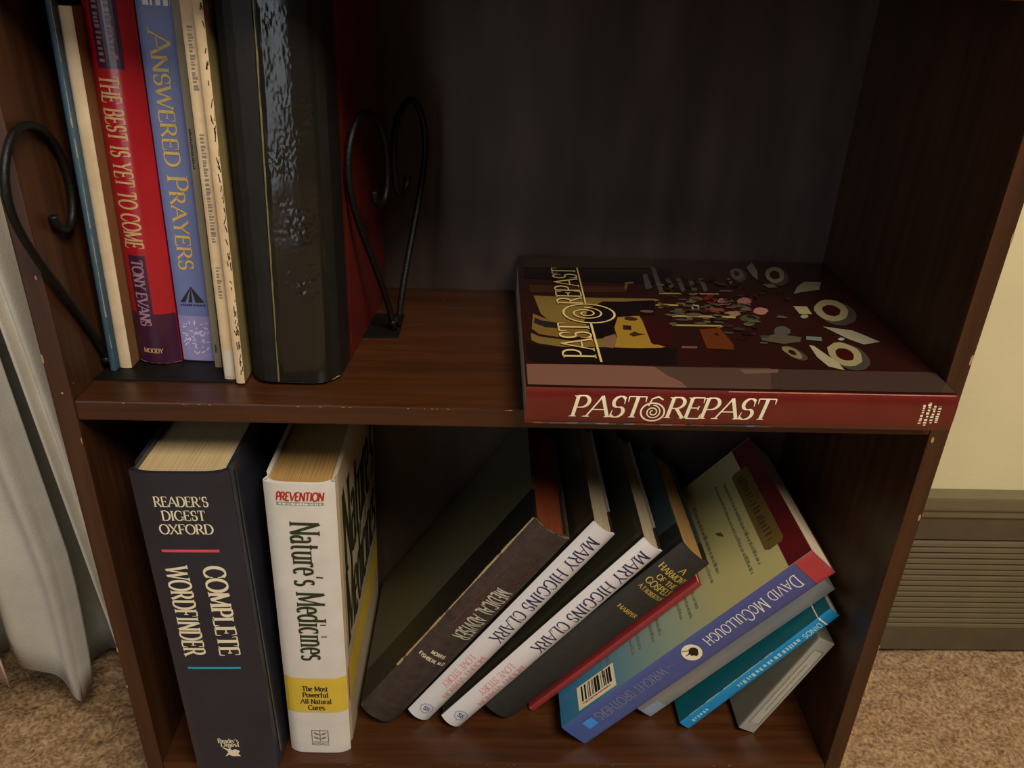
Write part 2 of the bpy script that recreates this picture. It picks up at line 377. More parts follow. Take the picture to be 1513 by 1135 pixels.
v = []; f = []
for yy in ysx:
    for xx in xs:
        fine = -0.35 < xx < 1.11 and yy > -0.11
        z = ZF
        if fine:
            z += 0.0055 * noise.noise((xx * 80, yy * 80, 0.3)) + 0.0040 * noise.noise((xx * 210, yy * 210, 2.0)) + 0.002 * noise.noise((xx * 25, yy * 25, 5.0)) - 0.0075
        v.append((xx, yy, z))
nx = len(xs)
for j in range(len(ysx) - 1):
    for i in range(nx - 1): f.append((j * nx + i, j * nx + i + 1, (j + 1) * nx + i + 1, (j + 1) * nx + i))
me = bpy.data.meshes.new('floor'); me.from_pydata(v, [], f); me.update()
floor = link('floor', me, mat_carpet(), smooth=True); floor['kind'] = 'structure'
floor['label'] = 'tan looped carpet on the floor'
m_wall = mat('cream_wall_paint', 'd8cba0', 0.75, 0.03, 12, 0.25, 160, spec=0.25)
wall = box('wall_back', (-2.0, WALL, ZF - 0.02), (2.6, WALL + 0.08, 1.9), m_wall, bevel=0); wall['kind'] = 'structure'
wall['label'] = 'cream painted wall behind the bookcase'

# baseboard heater / return grille on the right of the bookcase
m_olive = mat('olive_enamel', '544936', 0.42, 0.08, 25, 0.1, 200, h2='5c513d'); m_olive_l = mat('olive_enamel_trim', '6c6048', 0.4, 0.08, 25)
m_dark = mat('dark_recess', '332e20', 0.8, 0.1)
ht = empty('baseboard_grille', (0.62, 0.235, ZF)); tag(ht, 'olive metal baseboard grille with fine horizontal louvres along the cream wall', 'vent')
def hb(nm, lo, hi, m, bev=0.001): return box(nm, lo, hi, m, ht, bev)
Lh = 1.3
hb('back_plate', (0, 0.010, 0.0), (Lh, 0.0148, 0.205), m_dark, 0)
hb('top_rail', (0, -0.004, 0.2065), (Lh, 0.0148, 0.224), m_olive_l, 0.003)
hb('lip', (0, -0.001, 0.1955), (Lh, 0.0146, 0.2055), m_olive_l, 0.002)
hb('upper_plate', (0, 0.002, 0.164), (Lh, 0.0098, 0.1955), m_olive)
hb('lower_plate', (0, 0.001, 0.0), (Lh, 0.0098, 0.034), m_olive)
hb('end_plate', (0.40, 0.0005, 0.034), (Lh, 0.0098, 0.164), m_olive)
ns = 16
slat0 = None
for k in range(ns):
    z = 0.0352 + (0.128) * k / ns
    if slat0 is None:
        slat0 = from_data('slat', [(0, 0.001, 0), (0.40, 0.001, 0), (0.40, 0.0095, 0.0045), (0, 0.0095, 0.0045), (0, 0.001, 0.0042), (0.40, 0.001, 0.0042), (0.40, 0.0095, 0.0070), (0, 0.0095, 0.0070)],
                          [(0, 1, 2, 3), (4, 5, 6, 7), (0, 1, 5, 4), (2, 3, 7, 6), (0, 3, 7, 4), (1, 2, 6, 5)], m_olive_l, ht); s = slat0
    else:
        s = slat0.copy(); COL.objects.link(s)
    s.location = (0, 0, z)

# ================================================================== bookcase
m_wood = mat_wood('cherry_stained_wood', '301809', '4e2b14', 0.33, 'X'); m_woodv = mat_wood('cherry_stained_wood_upright', '301a0b', '4e2d16', 0.45, 'Z')
m_back = mat('dark_back_board', '362823', 0.42, 0.25, 26, 0.15, 60, stretch=(1, 1, 0.22), h2='50403a')
bc = empty('bookcase', (0, 0, ZF)); tag(bc, 'dark cherry-stained wooden bookcase holding two shelves of books', 'bookcase')
zo = -ZF
TOPZ = 0.62
def bb(nm, lo, hi, m, bev=0.0012): return box(nm, (lo[0], lo[1], lo[2] + zo), (hi[0], hi[1], hi[2] + zo), m, bc, bev)
bb('side_panel', (-PT, 0, ZF), (0, D_IN + 0.004, TOPZ), m_woodv)
bb('side_panel', (W_IN, 0, ZF), (W_IN + PT, D_IN + 0.004, TOPZ), m_woodv)
bb('shelf', (0.0002, 0.0006, -0.0143), (W_IN - 0.0002, D_IN, 0), m_wood)
bb('shelf', (0.0002, 0.0006, -0.3662), (W_IN - 0.0002, D_IN, ZB), m_wood)
bb('shelf', (0.0002, 0.0006, 0.2545), (W_IN - 0.0002, D_IN, 0.2688), m_wood)
bb('top_board', (-PT, -0.004, TOPZ), (W_IN + PT, D_IN + 0.004, TOPZ + 0.015), m_wood)
bb('toe_kick', (0.0002, 0.012, ZF), (W_IN - 0.0002, 0.025, -0.3664), m_wood)
bb('back_board', (0.0002, D_IN + 0.0002, ZF + 0.01), (W_IN - 0.0002, D_IN + 0.0036, TOPZ), m_back, 0)
# pale chips knocked out of the front edges
m_chip = mat('bare_wood_chip', 'a8835e', 0.8, 0.2, 300)
rnd = random.Random(3)
def chip(x, y, z, sx, sy, sz):
    v = []; k = 7
    for i in range(k):
        a = 2 * math.pi * i / k; rr = rnd.uniform(0.6, 1.0); v.append((x + sx * math.cos(a) * rr, y - 0.00025, z + sz * math.sin(a) * rr + zo))
    from_data('chip', v, [tuple(range(k))], m_chip, bc)
for (x, z, sx, sz) in ((0.587, 0.043, .0012, .006), (0.5865, -0.083, .0011, .004), (0.578, -0.0175, .0013, .003), (-0.0007, -0.03, .0006, .003), (0.5877, 0.125, .0007, .005), (0.5878, -0.21, .0006, .003),
                       (-0.0128, -0.22, .0007, .004), (-0.0126, -0.26, .0006, .0025), (-0.0126, 0.03, .0008, .004), (-0.004, 0.085, .0008, .0022), (-0.0055, 0.006, .0009, .0012)):
    chip(x, 0, z, sx, 0, sz)
for k in range(16):
    chip(rnd.uniform(0.02, 0.29), 0.0006, -0.0009 - 0.0002 * rnd.random(), rnd.uniform(.0006, .0022), 0, rnd.uniform(.0002, .0005))
for k in range(12):
    chip(rnd.uniform(0.11, 0.56), 0.0006, ZB - 0.0009, rnd.uniform(.0006, .002), 0, rnd.uniform(.0002, .0005))

# ================================================================== curtains to the left of the bookcase
m_cur = mat('white_curtain_cloth', 'b6b2a8', 0.9, 0.06, 40, 0.35, 500, spec=0.1); m_cur2 = mat('ivory_curtain_cloth', 'd8d2c4', 0.9, 0.08, 30, 0.35, 500, spec=0.1); m_cur_shade = mat('painted_shade_curtain_cloth', '86867a', 0.9, 0.06, 40, 0.35, 500, spec=0.1); m_pink = mat('blush_curtain_cloth', 'c4a898', 0.9, 0.06, 40, 0.35, 500, spec=0.1)
m_iron = mat('black_wrought_iron', '0c0b09', 0.5, 0.2, 120, 0.35, 400, spec=0.3)
def curtain(label, m, plan, hem, lean, top=0.80):
    """plan(t) -> (x, y) at the hem level, lean(z) -> dx, hem(t) -> z"""
    nt, nz = 60, 36; v = []; f = []
    for j in range(nz + 1):
        s = j / nz
        for i in range(nt + 1):
            t = i / nt; x, y = plan(t, s); z = hem(t) * (1 - s) + top * s
            v.append((x + lean(z), y, z))
    for j in range(nz):
        for i in range(nt): a = j * (nt + 1) + i; f.append((a, a + 1, a + nt + 2, a + nt + 1))
    o = from_data('curtain', v, f, m, None, True)
    sd = o.modifiers.new('cloth', 'SOLIDIFY'); sd.thickness = 0.0016; sd.offset = 0
    tag(o, label, 'curtain'); return o
SL = lambda z: 0.078 * max(-0.5, min(0.5, (-0.04 - z)))
curtain('bright ivory curtain edge hanging right beside the bookcase', m_cur2,
        lambda t, s: (-0.0905 + 0.040 * t, 0.100 + 0.040 * t + 0.006 * math.sin(t * 17)), lambda t: -0.436 + 0.004 * math.sin(t * 9), lambda z: SL(z) - 0.004)
curtain('added curtain, coloured dark grey-green as shade, filling the gap between the ivory edge and the pointed white fold', m_cur_shade,
        lambda t, s: (-0.330 + 0.250 * t, 0.205 + 0.012 * math.sin(t * 30)), lambda t: -0.438 + 0.003 * math.sin(t * 9), lambda z: 0.03 * max(-0.5, min(0.5, (-0.04 - z))))  # added curtain; its dark grey-green colour stands in for the shaded wall
def fl(z): return -0.010 * max(0, (-0.25 - z) / 0.17) ** 1.5 - 0.06 * max(0, z + 0.24)
curtain('white curtain fold with a pointed lower hem hanging forward of the wall', m_cur,
        lambda t, s: (-0.196 + 0.082 * t + 0.003 * math.sin(9 * t + 2), 0.130 - 0.020 * math.sin(math.pi * min(1, t * 1.15)) + 0.007 * math.sin(t * 13 + s * 3)),
        lambda t: -0.290 - 0.128 * min(1, t / 0.86) + (0.016 * (t - 0.86) / 0.14 if t > 0.86 else 0), fl)
curtain('pale blush curtain fold hanging beside the white one', m_pink,
        lambda t, s: (-0.310 + 0.142 * t, 0.082 + 0.009 * math.sin(t * 16)), lambda t: -0.355 + 0.004 * math.sin(t * 8), lambda z: 0.03 * max(-0.6, min(0.2, (-0.37 - z))))
rod = empty('curtain_rod', (-0.2, 0.165, 0.80)); tag(rod, 'black metal curtain rod on the wall above the curtains', 'curtain rod')
tube('rod', [(-0.75, 0, 0.008), (0.17, 0, 0.008)], 0.007, m_iron, rod)
for x in (-0.6, 0.13): tube('bracket', [(x, 0, 0.008), (x, 0.05, 0.008), (x, 0.085, -0.01)], 0.004, m_iron, rod)

# ================================================================== wrought-iron heart bookends
def heart_bookend(label, base, phi, plate, wire=0.0026, k=1.0):
    root = empty('bookend', (base[0], base[1], 0.0)); tag(root, label, 'bookend', None)
    w, Ht, zx, zj = 0.0633, 0.1719, 0.136, 0.139
    S, Cc = math.sin(phi), math.cos(phi)
    P = lambda u, z: (u * k * S, u * k * Cc, z)
    for sg in (-1, 1):
        # bottom point -> outer flank -> lobe top -> down the middle -> inward curl
        ctrl = [(0.004, 0.002), (0.014, 0.030), (0.034, 0.068), (0.053, 0.103), (0.0625, 0.130), (0.060, 0.152), (0.048, 0.168), (0.033, 0.1719), (0.018, 0.165), (0.008, 0.150), (0.005, 0.132), (0.007, 0.117), (0.012, 0.108), (0.020, 0.106), (0.0265, 0.111), (0.028, 0.1175)]
        pts = []
        n = len(ctrl)
        for i in range(n - 1):                                  # Catmull-Rom
            p0, p1, p2, p3 = ctrl[max(i - 1, 0)], ctrl[i], ctrl[i + 1], ctrl[min(i + 2, n - 1)]
            for kk in range(6):
                t = kk / 6
                q = [0.5 * (2 * p1[d] + (p2[d] - p0[d]) * t + (2 * p0[d] - 5 * p1[d] + 4 * p2[d] - p3[d]) * t * t + (3 * p1[d] - p0[d] - 3 * p2[d] + p3[d]) * t ** 3) for d in (0, 1)]
                pts.append(P(sg * q[0], q[1]))
        pts.append(P(sg * ctrl[-1][0], ctrl[-1][1]))
        tube('scroll', pts, lambda t: wire * (1.0 if t < 0.93 else 1.12), m_iron, root, 12)
    tube('collar', [P(-0.009, 0.0085), P(0.009, 0.0085)], 0.0029, m_iron, root, 12)
    x0, x1, y0, y1 = plate
    box('base_plate', (x0 - base[0], y0 - base[1], 0.0001), (x1 - base[0], y1 - base[1], 0.0014), m_iron, root, 0.0003)
    return root
heart_bookend('black wrought-iron heart bookend against the red cover of the taped book', (0.1968, 0.130), math.radians(19.5), (0.118, 0.2005, 0.112, 0.160))
heart_bookend('black wrought-iron heart bookend against the left side of the bookcase', (0.0036, 0.054), 0.0, (0.0008, 0.104, 0.0300, 0.100), 0.0026, 1.2)

# ================================================================== books
m_paper = mat_pages('cream_page_edges', 'c4ae84', 'ae986e'); m_paper_tan = mat_pages('tan_page_edges', 'b08c56', '98753f'); m_paper_grey = mat_pages('grey_page_edges', 'b8a98c', 'a29478')
m_paper_red = mat_pages('rust_stained_page_edges', '7c3a1e', '6c3219'); m_paper_white = mat_pages('pale_page_edges', 'd0c2a6', 'bcae92')
I_gold = mat('gold_print', 'c9a94e', 0.4, 0.15, 400); I_cream = mat('cream_print', 'eadfbe', 0.5, 0.05); I_navy = mat('navy_print', '24244a', 0.5, 0.1)
I_pink = mat('pink_print', 'd99a9c', 0.5, 0.1, 300); I_white = mat('white_print', 'e6e4e0', 0.5, 0.05); I_black = mat('black_print', '1a1814', 0.5, 0.1); I_green = mat('dark_green_print', '2c3318', 0.5, 0.1)
I_redp = mat('red_print', 'b5281c', 0.5, 0.1); I_coral = mat('coral_print', 'd8505c', 0.5, 0.05); I_cyan = mat('cyan_print', '2a9cc0', 0.5, 0.05); I_grey = mat('grey_print', '7a7670', 0.5, 0.1)
I_maroon = mat('faded_maroon_print', '54302e', 0.6, 0.2, 300); I_silver = mat('silver_print', 'b8b4a4', 0.35, 0.15, 500)
m_fray = mat('frayed_tan_cloth', 'a8906a', 0.95, 0.3, 500, 0.5, 700)
BOT = 'books standing on the bottom shelf'; UP = 'books on the middle shelf'
Z1 = 0.0017

# ---- bottom shelf: two upright volumes
m_navy = mat('navy_dust_jacket', '24252f', 0.34, 0.1, 25, 0.08, 200, h2='2b2c38', coat=0.1)
b = make_book('dictionary', 'thick navy dictionary lettered COMPLETE WORDFINDER standing upright', 0.067, 0.305, 0.195, (0.0346, -0.0135, ZB + 0.0001), -0.7, 0.004, 6, 0.003, 0.004, m_navy, m_navy, m_navy, m_paper, pivot_right=False, hinge=0.0022, group=BOT)
S = b.sp
for t, z, l in (("READER'S", .2780, .0365), ('DIGEST', .2664, .0295), ('OXFORD', .2548, .0365)): letter(b.spine, 'title_lettering', t, S, (.0325, z), .0082, l, 'across', I_cream, thick=.17, thin=.06)
patch(b.spine, 'coral_rule', S, .0122, .0526, .2388, .2412, I_coral)
letter(b.spine, 'title_lettering', 'COMPLETE', S, (.0388, .2255), .0150, .0855, 'down', I_cream, align='l', thick=.22, thin=.07, gap=.1)
letter(b.spine, 'title_lettering', 'WORDFINDER', S, (.0120, .2255), .0158, .0855, 'down', I_cream, align='l', thick=.22, thin=.07, gap=.12)
patch(b.spine, 'cyan_rule', S, .0122, .0526, .1256, .1278, I_cyan)
letter(b.spine, 'logo_lettering', "Reader's", S, (.0315, .0425), .0052, .0165, 'across', I_cream, thick=.2, thin=.08)
letter(b.spine, 'logo_lettering', 'Digest', S, (.0325, .0382), .0046, .0150, 'across', I_cream, thick=.2, thin=.08)
poly(b.spine, 'winged_horse_logo', S, [(.0255, .0372), (.0285, .0345), (.0300, .0318), (.0268, .0262), (.0300, .0285), (.0330, .0268), (.0395, .0268), (.0378, .0300), (.0396, .0330), (.0360, .0352), (.0330, .0340), (.0318, .0366), (.0300, .0352), (.0275, .0372)], I_cream)
# a clear jacket cover over the hinge, slightly proud, with scuffed lower edge
m_sleeve = mat('worn_jacket_edge', '4c4a48', 0.3, 0.4, 40, 0.2, 150, h2='75716a', stretch=(1, 1, .15))
patch(b.right, 'jacket_crease', b.rt, .014, .0165, .012, .298, m_sleeve, 2, 6)

m_natw = mat('white_paper_cover', 'd6d0c6', 0.55, 0.05, 45, 0.12, 200, h2='dcd7ce'); m_natc = mat('cream_paper_cover', 'bfae90', 0.5, 0.06, 40)
m_yel = mat('yellow_band_print', 'd8b83e', 0.5, 0.06, 60)
b = make_book('medicine_book', "white hardcover lettered Nature's Medicines with a yellow band standing upright", 0.0515, 0.281, 0.195, (0.158, 0.0110, ZB + 0.0001), 1.0, 0.0045, 5, 0.003, 0.003, m_natw, m_natw, m_natc, m_paper_tan, hinge=0.002, group=BOT)
S = b.sp
letter(b.spine, 'series_lettering', 'PREVENTION', S, (.0262, .2668), .0072, .034, 'across', I_redp, italic=.15, serif=False, thick=.26, thin=.16, gap=.03)
patch(b.spine, 'series_bar', S, .0095, .0432, .2628, .2655, mat('grey_green_print', '8a9a82', .5)); marks(b.spine, 'series_small_print', S, [(.011, .042, .2632, .0018)], I_white, 5)
letter(b.spine, 'title_lettering', "Nature's Medicines", S, (.0175, .2475), .0215, .1375, 'down', I_green, align='l', thick=.19, thin=.06, gap=.09)
patch(b.spine, 'yellow_band', S, .0002, .0513, .0500, .0895, m_yel, 16); patch(b.right, 'yellow_band', b.rt, .0125, .193, .0500, .0895, m_yel)
for t, z, l in (('The Most', .0752, .021), ('Powerful', .0680, .021), ('All-Natural', .0605, .0255), ('Cures', .0532, .0135)): 
    letter(b.spine, 'band_lettering', t, lambda a, c: (a, b.ys(a) - .0005, c), (.0258, z), .0055, l, 'across', I_green, thick=.24, thin=.09)
for a0, a1, c0, c1 in ((.0195, .0340, .0135, .0142), (.0195, .0340, .0275, .0282), (.0195, .0202, .0135, .0282), (.0333, .0340, .0135, .0282), (.0264, .0271, .0150, .0285)): patch(b.spine, 'publisher_logo', S, a0, a1, c0, c1, I_grey, 3, 1)
for sg in (-1, 1):
    for z in (.018, .023): poly(b.spine, 'publisher_logo', S, [(.02675, z - .001), (.02675 + sg * .003, z + .0022), (.02675 + sg * .0058, z + .0026), (.02675 + sg * .0040, z)], I_grey)
letter(b.spine, 'publisher_lettering', 'RODALE', S, (.0268, .0098), .0028, .0150, 'across', I_grey, serif=False, thick=.18, thin=.16, gap=.12)
letter(b.right, 'cover_lettering', "Nature's", b.rt, (.105, .176), .078, .160, 'across', I_green, thick=.24, thin=.07, gap=.05)
letter(b.right, 'cover_lettering', 'Medicines', b.rt, (.105, .105), .070, .165, 'across', I_green, thick=.24, thin=.07, gap=.05)

# ---- bottom shelf: the row leaning to the right
m_brown = mat('dark_brown_cloth', '35281f', 0.75, 0.2, 120, 0.35, 900, h2='41332b')
m_medcover = mat_steps('black_spine_cloth_over_olive_board', 'Y', [(0, '14110c'), (.046, '45422f'), (.2, '45422f')], 0.5)
b = make_book('medical_book', 'worn dark brown hardcover lettered MEDICAL ADVISER with frayed spine edges', 0.036, 0.256, 0.168, (0.1926, 0.0385, ZB + 0.0002), 35, 0.007, 2.5, 0.003, 0.004, m_brown, m_medcover, m_brown, m_paper_red, group=BOT)
S = b.sp
letter(b.spine, 'title_lettering', 'MEDICAL ADVISER', S, (.0155, .1865), .0155, .0640, 'down', I_silver, align='l', serif=False, thick=.22, thin=.13, gap=.14)
letter(b.spine, 'author_lettering', 'MORRIS', S, (.0190, .0945), .0038, .0135, 'across', I_cream, serif=False, thick=.2, thin=.16, gap=.14)
letter(b.spine, 'author_lettering', 'FISHBEIN, M.D.', S, (.0185, .0862), .0038, .0262, 'across', I_cream, serif=False, thick=.2, thin=.16, gap=.14)
for seed, (a, z0, z1) in enumerate(((.0075, .127, .224), (.0118, .135, .200), (.0275, .195, .232), (.0240, .190, .222))): marks(b.spine, 'faded_lettering', S, [(z0, z1, a, .0024)], I_maroon, seed, .3, 1.0, vertical=True)
def fray(B, name, pts, m, w=.0014, seed=2):
    r = random.Random(seed); v = []; f = []
    for i in range(len(pts) - 1):
        n = 14
        for k in range(n):
            p = [pts[i][d] + (pts[i + 1][d] - pts[i][d]) * k / n for d in range(3)]; q = [pts[i][d] + (pts[i + 1][d] - pts[i][d]) * (k + 1.3) / n for d in range(3)]
            h = w * r.uniform(.3, 1.3); i0 = len(v); j = r.uniform(-.4, .4) * w
            v += [(p[0] - h / 2, p[1] - h * .3 + j * .2, p[2]), (p[0] + h / 2, p[1] - h * .3, p[2] + j * .4), (q[0] + h / 3, q[1] - h * .4, q[2]), (q[0] - h / 2, q[1] - h * .2, q[2] + j)]
            v += [(x, y + h * .7, z) for x, y, z in v[i0:i0 + 4]]
            f += [(i0, i0 + 1, i0 + 2, i0 + 3), (i0 + 4, i0 + 5, i0 + 6, i0 + 7)] + [(i0 + d, i0 + (d + 1) % 4, i0 + 4 + (d + 1) % 4, i0 + 4 + d) for d in range(4)]
    return from_data(name, v, f, m, B.root)
fray(b, 'frayed_edge', [(0, .0068, .06), (0, .0068, .16), (0, .0068, .253)], m_fray, .0014)
fray(b, 'frayed_edge', [(x, b.ys(x) + .0005, .256) for x in (.001, .006, .012, .018, .024, .030, .035)], mat('brown_frayed_cloth', '6a563f', .95, .3, 400), .0016, 4)
fray(b, 'frayed_edge', [(x, b.ys(x) + .0005, .0003) for x in (.001, .006, .012, .018, .024)], mat('grey_frayed_cloth', '8a8478', .95, .3, 400), .0010, 5)

m_jw = mat('white_glossy_jacket', 'd6d2d2', 0.35, 0.03, 30, 0.05, 200, coat=0.15)
m_jb = mat_steps('white_turn_over_dark_photo_jacket', 'Y', [(0, '55534a'), (.004, '2e2b20'), (.2, '2e2b20')], 0.28, coat=0.3)
m_grb = mat_steps('black_quarter_cloth_and_grey_board', 'Y', [(0, '0c0b0a'), (.034, '9a948a'), (.2, '9a948a')], 0.5)
for k, (lab, T, H, W, piv, tilt) in enumerate((
        ('white-spined MARY HIGGINS CLARK novel leaning against the brown MEDICAL ADVISER book', .0225, .262, .168, (0.2235, 0.0425, ZB + .0002), 35.5),
        ('white-spined MARY HIGGINS CLARK novel leaning beside the black gospel harmony', .0215, .259, .172, (0.2527, 0.0355, ZB + .0002), 38.5))):
    b = make_book('novel', lab, T, H, W, piv, tilt, .0045, 2.2, .0015, .0025, m_jw, m_jb, m_grb, m_paper_grey, hinge=.001, group=BOT)
    S = b.sp
    letter(b.spine, 'author_lettering', 'MARY HIGGINS CLARK', S, (.0052, .2500), .0120, .1340, 'down', I_navy, align='l', thick=.15, thin=.05, gap=.12)
    letter(b.spine, 'title_lettering', 'LOVE STORY', S, (.0040, .0910), .0062, .0440, 'down', I_pink, align='l', thick=.17, thin=.06)
    letter(b.spine, 'title_lettering', 'MOUNT VERNON', S, (.0125, .0960), .0062, .0600, 'down', I_pink, align='l', thick=.17, thin=.06, italic=.15)
    c = (.0108, .0150); ring = []
    vv = []; ff = []
    for i in range(24):
        a = 2 * math.pi * i / 24; r1 = .0062 + .0005 * math.cos(8 * a); r0 = r1 - .0012
        vv += [S(c[0] + r1 * math.cos(a), c[1] + r1 * math.sin(a)), S(c[0] + r0 * math.cos(a), c[1] + r0 * math.sin(a))]
    ff = [(2 * i, 2 * ((i + 1) % 24), 2 * ((i + 1) % 24) + 1, 2 * i + 1) for i in range(24)]
    from_data('publisher_emblem', vv, ff, mat('pale_blue_print', '98a4c4', .5), b.spine)
    letter(b.spine, 'publisher_emblem', 'SS', S, (c[0], c[1] - .0022), .0045, .0060, 'across', I_navy, thick=.2, thin=.1)

m_blk = mat('black_book_cloth', '26241f', 0.7, 0.15, 150, 0.3, 1200); m_tealb = mat_steps('black_cloth_and_dark_teal_board', 'Y', [(0, '14130f'), (.030, '2c3c3c'), (.2, '2c3c3c')], 0.6)
b = make_book('gospel_harmony', 'black cloth hardcover with gold lettering A HARMONY OF THE GOSPELS', .034, .242, .155, (0.2975, 0.0445, ZB + .0002), 41.2, .005, 2.5, .0028, .003, m_blk, m_tealb, m_tealb, m_paper_tan, hinge=.001, group=BOT)
S = b.sp
for t, a, z, s, l in (('A', .0200, .2215, .0062, .0052), ('HARMONY', .0180, .2130, .0062, .0305), ('OF THE', .0190, .2050, .0050, .0215), ('GOSPELS', .0190, .1960, .0066, .0285), ('A.T.ROBERTSON', .0185, .1885, .0042, .0275), ('HARPER', .0180, .1620, .0042, .0215)):
    letter(b.spine, 'gold_lettering', t, S, (a, z), s, l, 'across', I_gold, thick=.17, thin=.08, gap=.12)

m_redthin = mat('red_cloth_cover', '8c2c2c', 0.55, 0.1, 60, 0.15, 600)
b = make_book('booklet', 'thin red hardbound booklet squeezed between the black and the blue-spined books', .0062, .205, .14, (0.3205, 0.056, ZB + .0002), 41.6, .0008, 2, .0012, .001, m_redthin, m_redthin, m_redthin, m_paper, group=BOT)

m_mar = mat('maroon_print', '5a1418', 0.4, 0.08, 60)
m_per = mat('periwinkle_jacket', '4c5596', 0.4, 0.06, 40, 0.05, 200, coat=.1)
m_perz = mat_steps('periwinkle_jacket_with_red_head', 'Z', [(0, '3c5596'), (.05, '46558f'), (.248, '4a4e82')], 0.38, const=False, coat=.1)
m_sky = mat_steps('jacket_back_printed_sky', 'Z', [(0, '2f6f96'), (.05, '4a829a'), (.13, '93a48e'), (.19, 'b5ab72'), (.27, 'b9ad74')], 0.35, const=False, coat=.15)
b = make_book('biography', 'blue-spined DAVID McCULLOUGH hardcover with a pale yellow printed back cover', .031, .270, .172, (0.3655, 0.0205, ZB + .0002), 42.6, .0012, 6, .0012, .0008, m_perz, m_sky, m_mar, m_paper_white, group=BOT)
S = b.sp; LF = b.lf
m_rose = mat('rose_red_print', 'a8383c', 0.4, 0.06, 60)
patch(b.spine, 'red_head_band', S, .0001, .0309, .2530, .2699, m_rose, 16)
patch(b.left, 'maroon_head_band', LF, .001, .1706, .2480, .2699, m_mar, 2, 1)
m_tab = mat('bronze_label_print', '6a5528', 0.45, 0.12, 80)
LF2 = lambda a, c: (-.0005, b.W - a, c); LF3 = lambda a, c: (-.0007, b.W - a, c)
poly(b.left, 'bronze_label', LF2, [(.033, .2400), (.036, .2365), (.140, .2365), (.143, .2400), (.143, .2520), (.140, .2550), (.036, .2550), (.033, .2520)], m_tab)
marks(b.left, 'label_lettering', LF3, [(.042, .134, .2415, .0075)], mat('dark_bronze_print', '48391c', .5), 3, .2, .45)
rows = [(.035, .150, .226, .0032), (.030, .154, .217, .0032), (.036, .130, .189, .0036), (.030, .135, .181, .003), (.028, .150, .160, .003), (.028, .155, .152, .003), (.028, .150, .143, .003), (.028, .110, .128, .003), (.028, .150, .119, .003), (.028, .152, .111, .003), (.028, .149, .096, .003), (.028, .151, .088, .003), (.028, .12, .080, .003), (.028, .150, .060, .003), (.028, .151, .052, .003)]
m_blurb = mat('olive_grey_print', '76785a', .5)
for k, rw in enumerate(rows): marks(b.left, 'blurb_line', LF, [rw], m_blurb, 8 + k)
poly(b.left, 'leaf_ornament', LF, [(.085, .2010), (.090, .2025), (.096, .2075), (.089, .2062)], mat('green_print', '4a5a2c', .5))
letter(b.spine, 'author_lettering', 'David McCullough', S, (.0080, .2460), .0140, .0935, 'down', I_white, align='l', thick=.11, thin=.06, small_caps=True, gap=.10)
letter(b.spine, 'title_lettering', 'the', S, (.0092, .1185), .0062, .0085, 'down', mat('dim_violet_print', '6f6f9e', .5), align='l', thick=.14, thin=.07, small_caps=True)
letter(b.spine, 'title_lettering', 'WRIGHT BROTHERS', S, (.0075, .1085), .0105, .0780, 'down', mat('slate_print', '74789c', .5), align='l', thick=.16, thin=.08)
el = [(.0135 + .0098 * math.cos(t * math.pi / 14), .1372 + .0082 * math.sin(t * math.pi / 14)) for t in range(28)]
poly(b.spine, 'oval_emblem', S, el, I_cream)
S2 = lambda a, c: (a, b.ys(a) - .0005, c)
for k in range(1):
    pp = [(.0085, .1400), (.0105, .1425), (.0140, .1432), (.0165, .1415), (.0190, .1400), (.0195, .1375), (.0170, .1365), (.0160, .1345), (.0140, .1350), (.0125, .1340), (.0110, .1362), (.0090, .1372)]
    poly(b.spine, 'emblem_figure', S2, pp, I_black); poly(b.spine, 'emblem_figure', S2, [(.0098, .1372), (.0108, .1370), (.0070, .1318), (.0062, .1326)], I_grey); poly(b.spine, 'emblem_figure', S2, [(.0128, .1345), (.0138, .1345), (.0132, .1310), (.0124, .1312)], I_black)
patch(b.spine, 'light_blue_square', S, .0085, .0185, .0165, .0275, mat('light_blue_print', '3f8fe0', .4), 6, 1)
LB = [(.141, .037), (.168, .072)]
patch(b.left, 'barcode_panel', LF, .1425, .1675, .022, .066, I_cream, 1, 1)
r = random.Random(5); vv = []; ff = []; z = .027
while z < .061:
    h = r.choice((.0006, .0011, .0018, .0026)); i0 = len(vv)
    vv += [LF2(.1445, z), LF2(.1610, z), LF2(.1610, z + h), LF2(.1445, z + h)]; ff.append((i0, i0 + 1, i0 + 2, i0 + 3)); z += h + r.choice((.0007, .0012, .002))
from_data('barcode', vv, ff, I_black, b.left)
marks(b.left, 'barcode_digits', LF2, [(.028, .060, .1628, .0016)], I_redp, 4, vertical=True)

m_greyb = mat('brushed_grey_cover', '7d8288', 0.5, 0.12, 50, 0.1, 200, h2='8f8a82', stretch=(1, 1, .2))
b = make_book('grey_book', 'plain grey hardcover leaning under the blue-spined biography against the side panel', .044, .209, .150, (0.4292, 0.0495, ZB + .0002), 42, .002, 4, .0022, .003, m_greyb, m_greyb, m_greyb, m_paper_white, group=BOT)
m_grl = mat('pale_blue_scuff', '8f9cac', .5, .1)
patch(b.spine, 'worn_corner', b.sp, .030, .0435, .001, .020, m_grl, 6, 2)

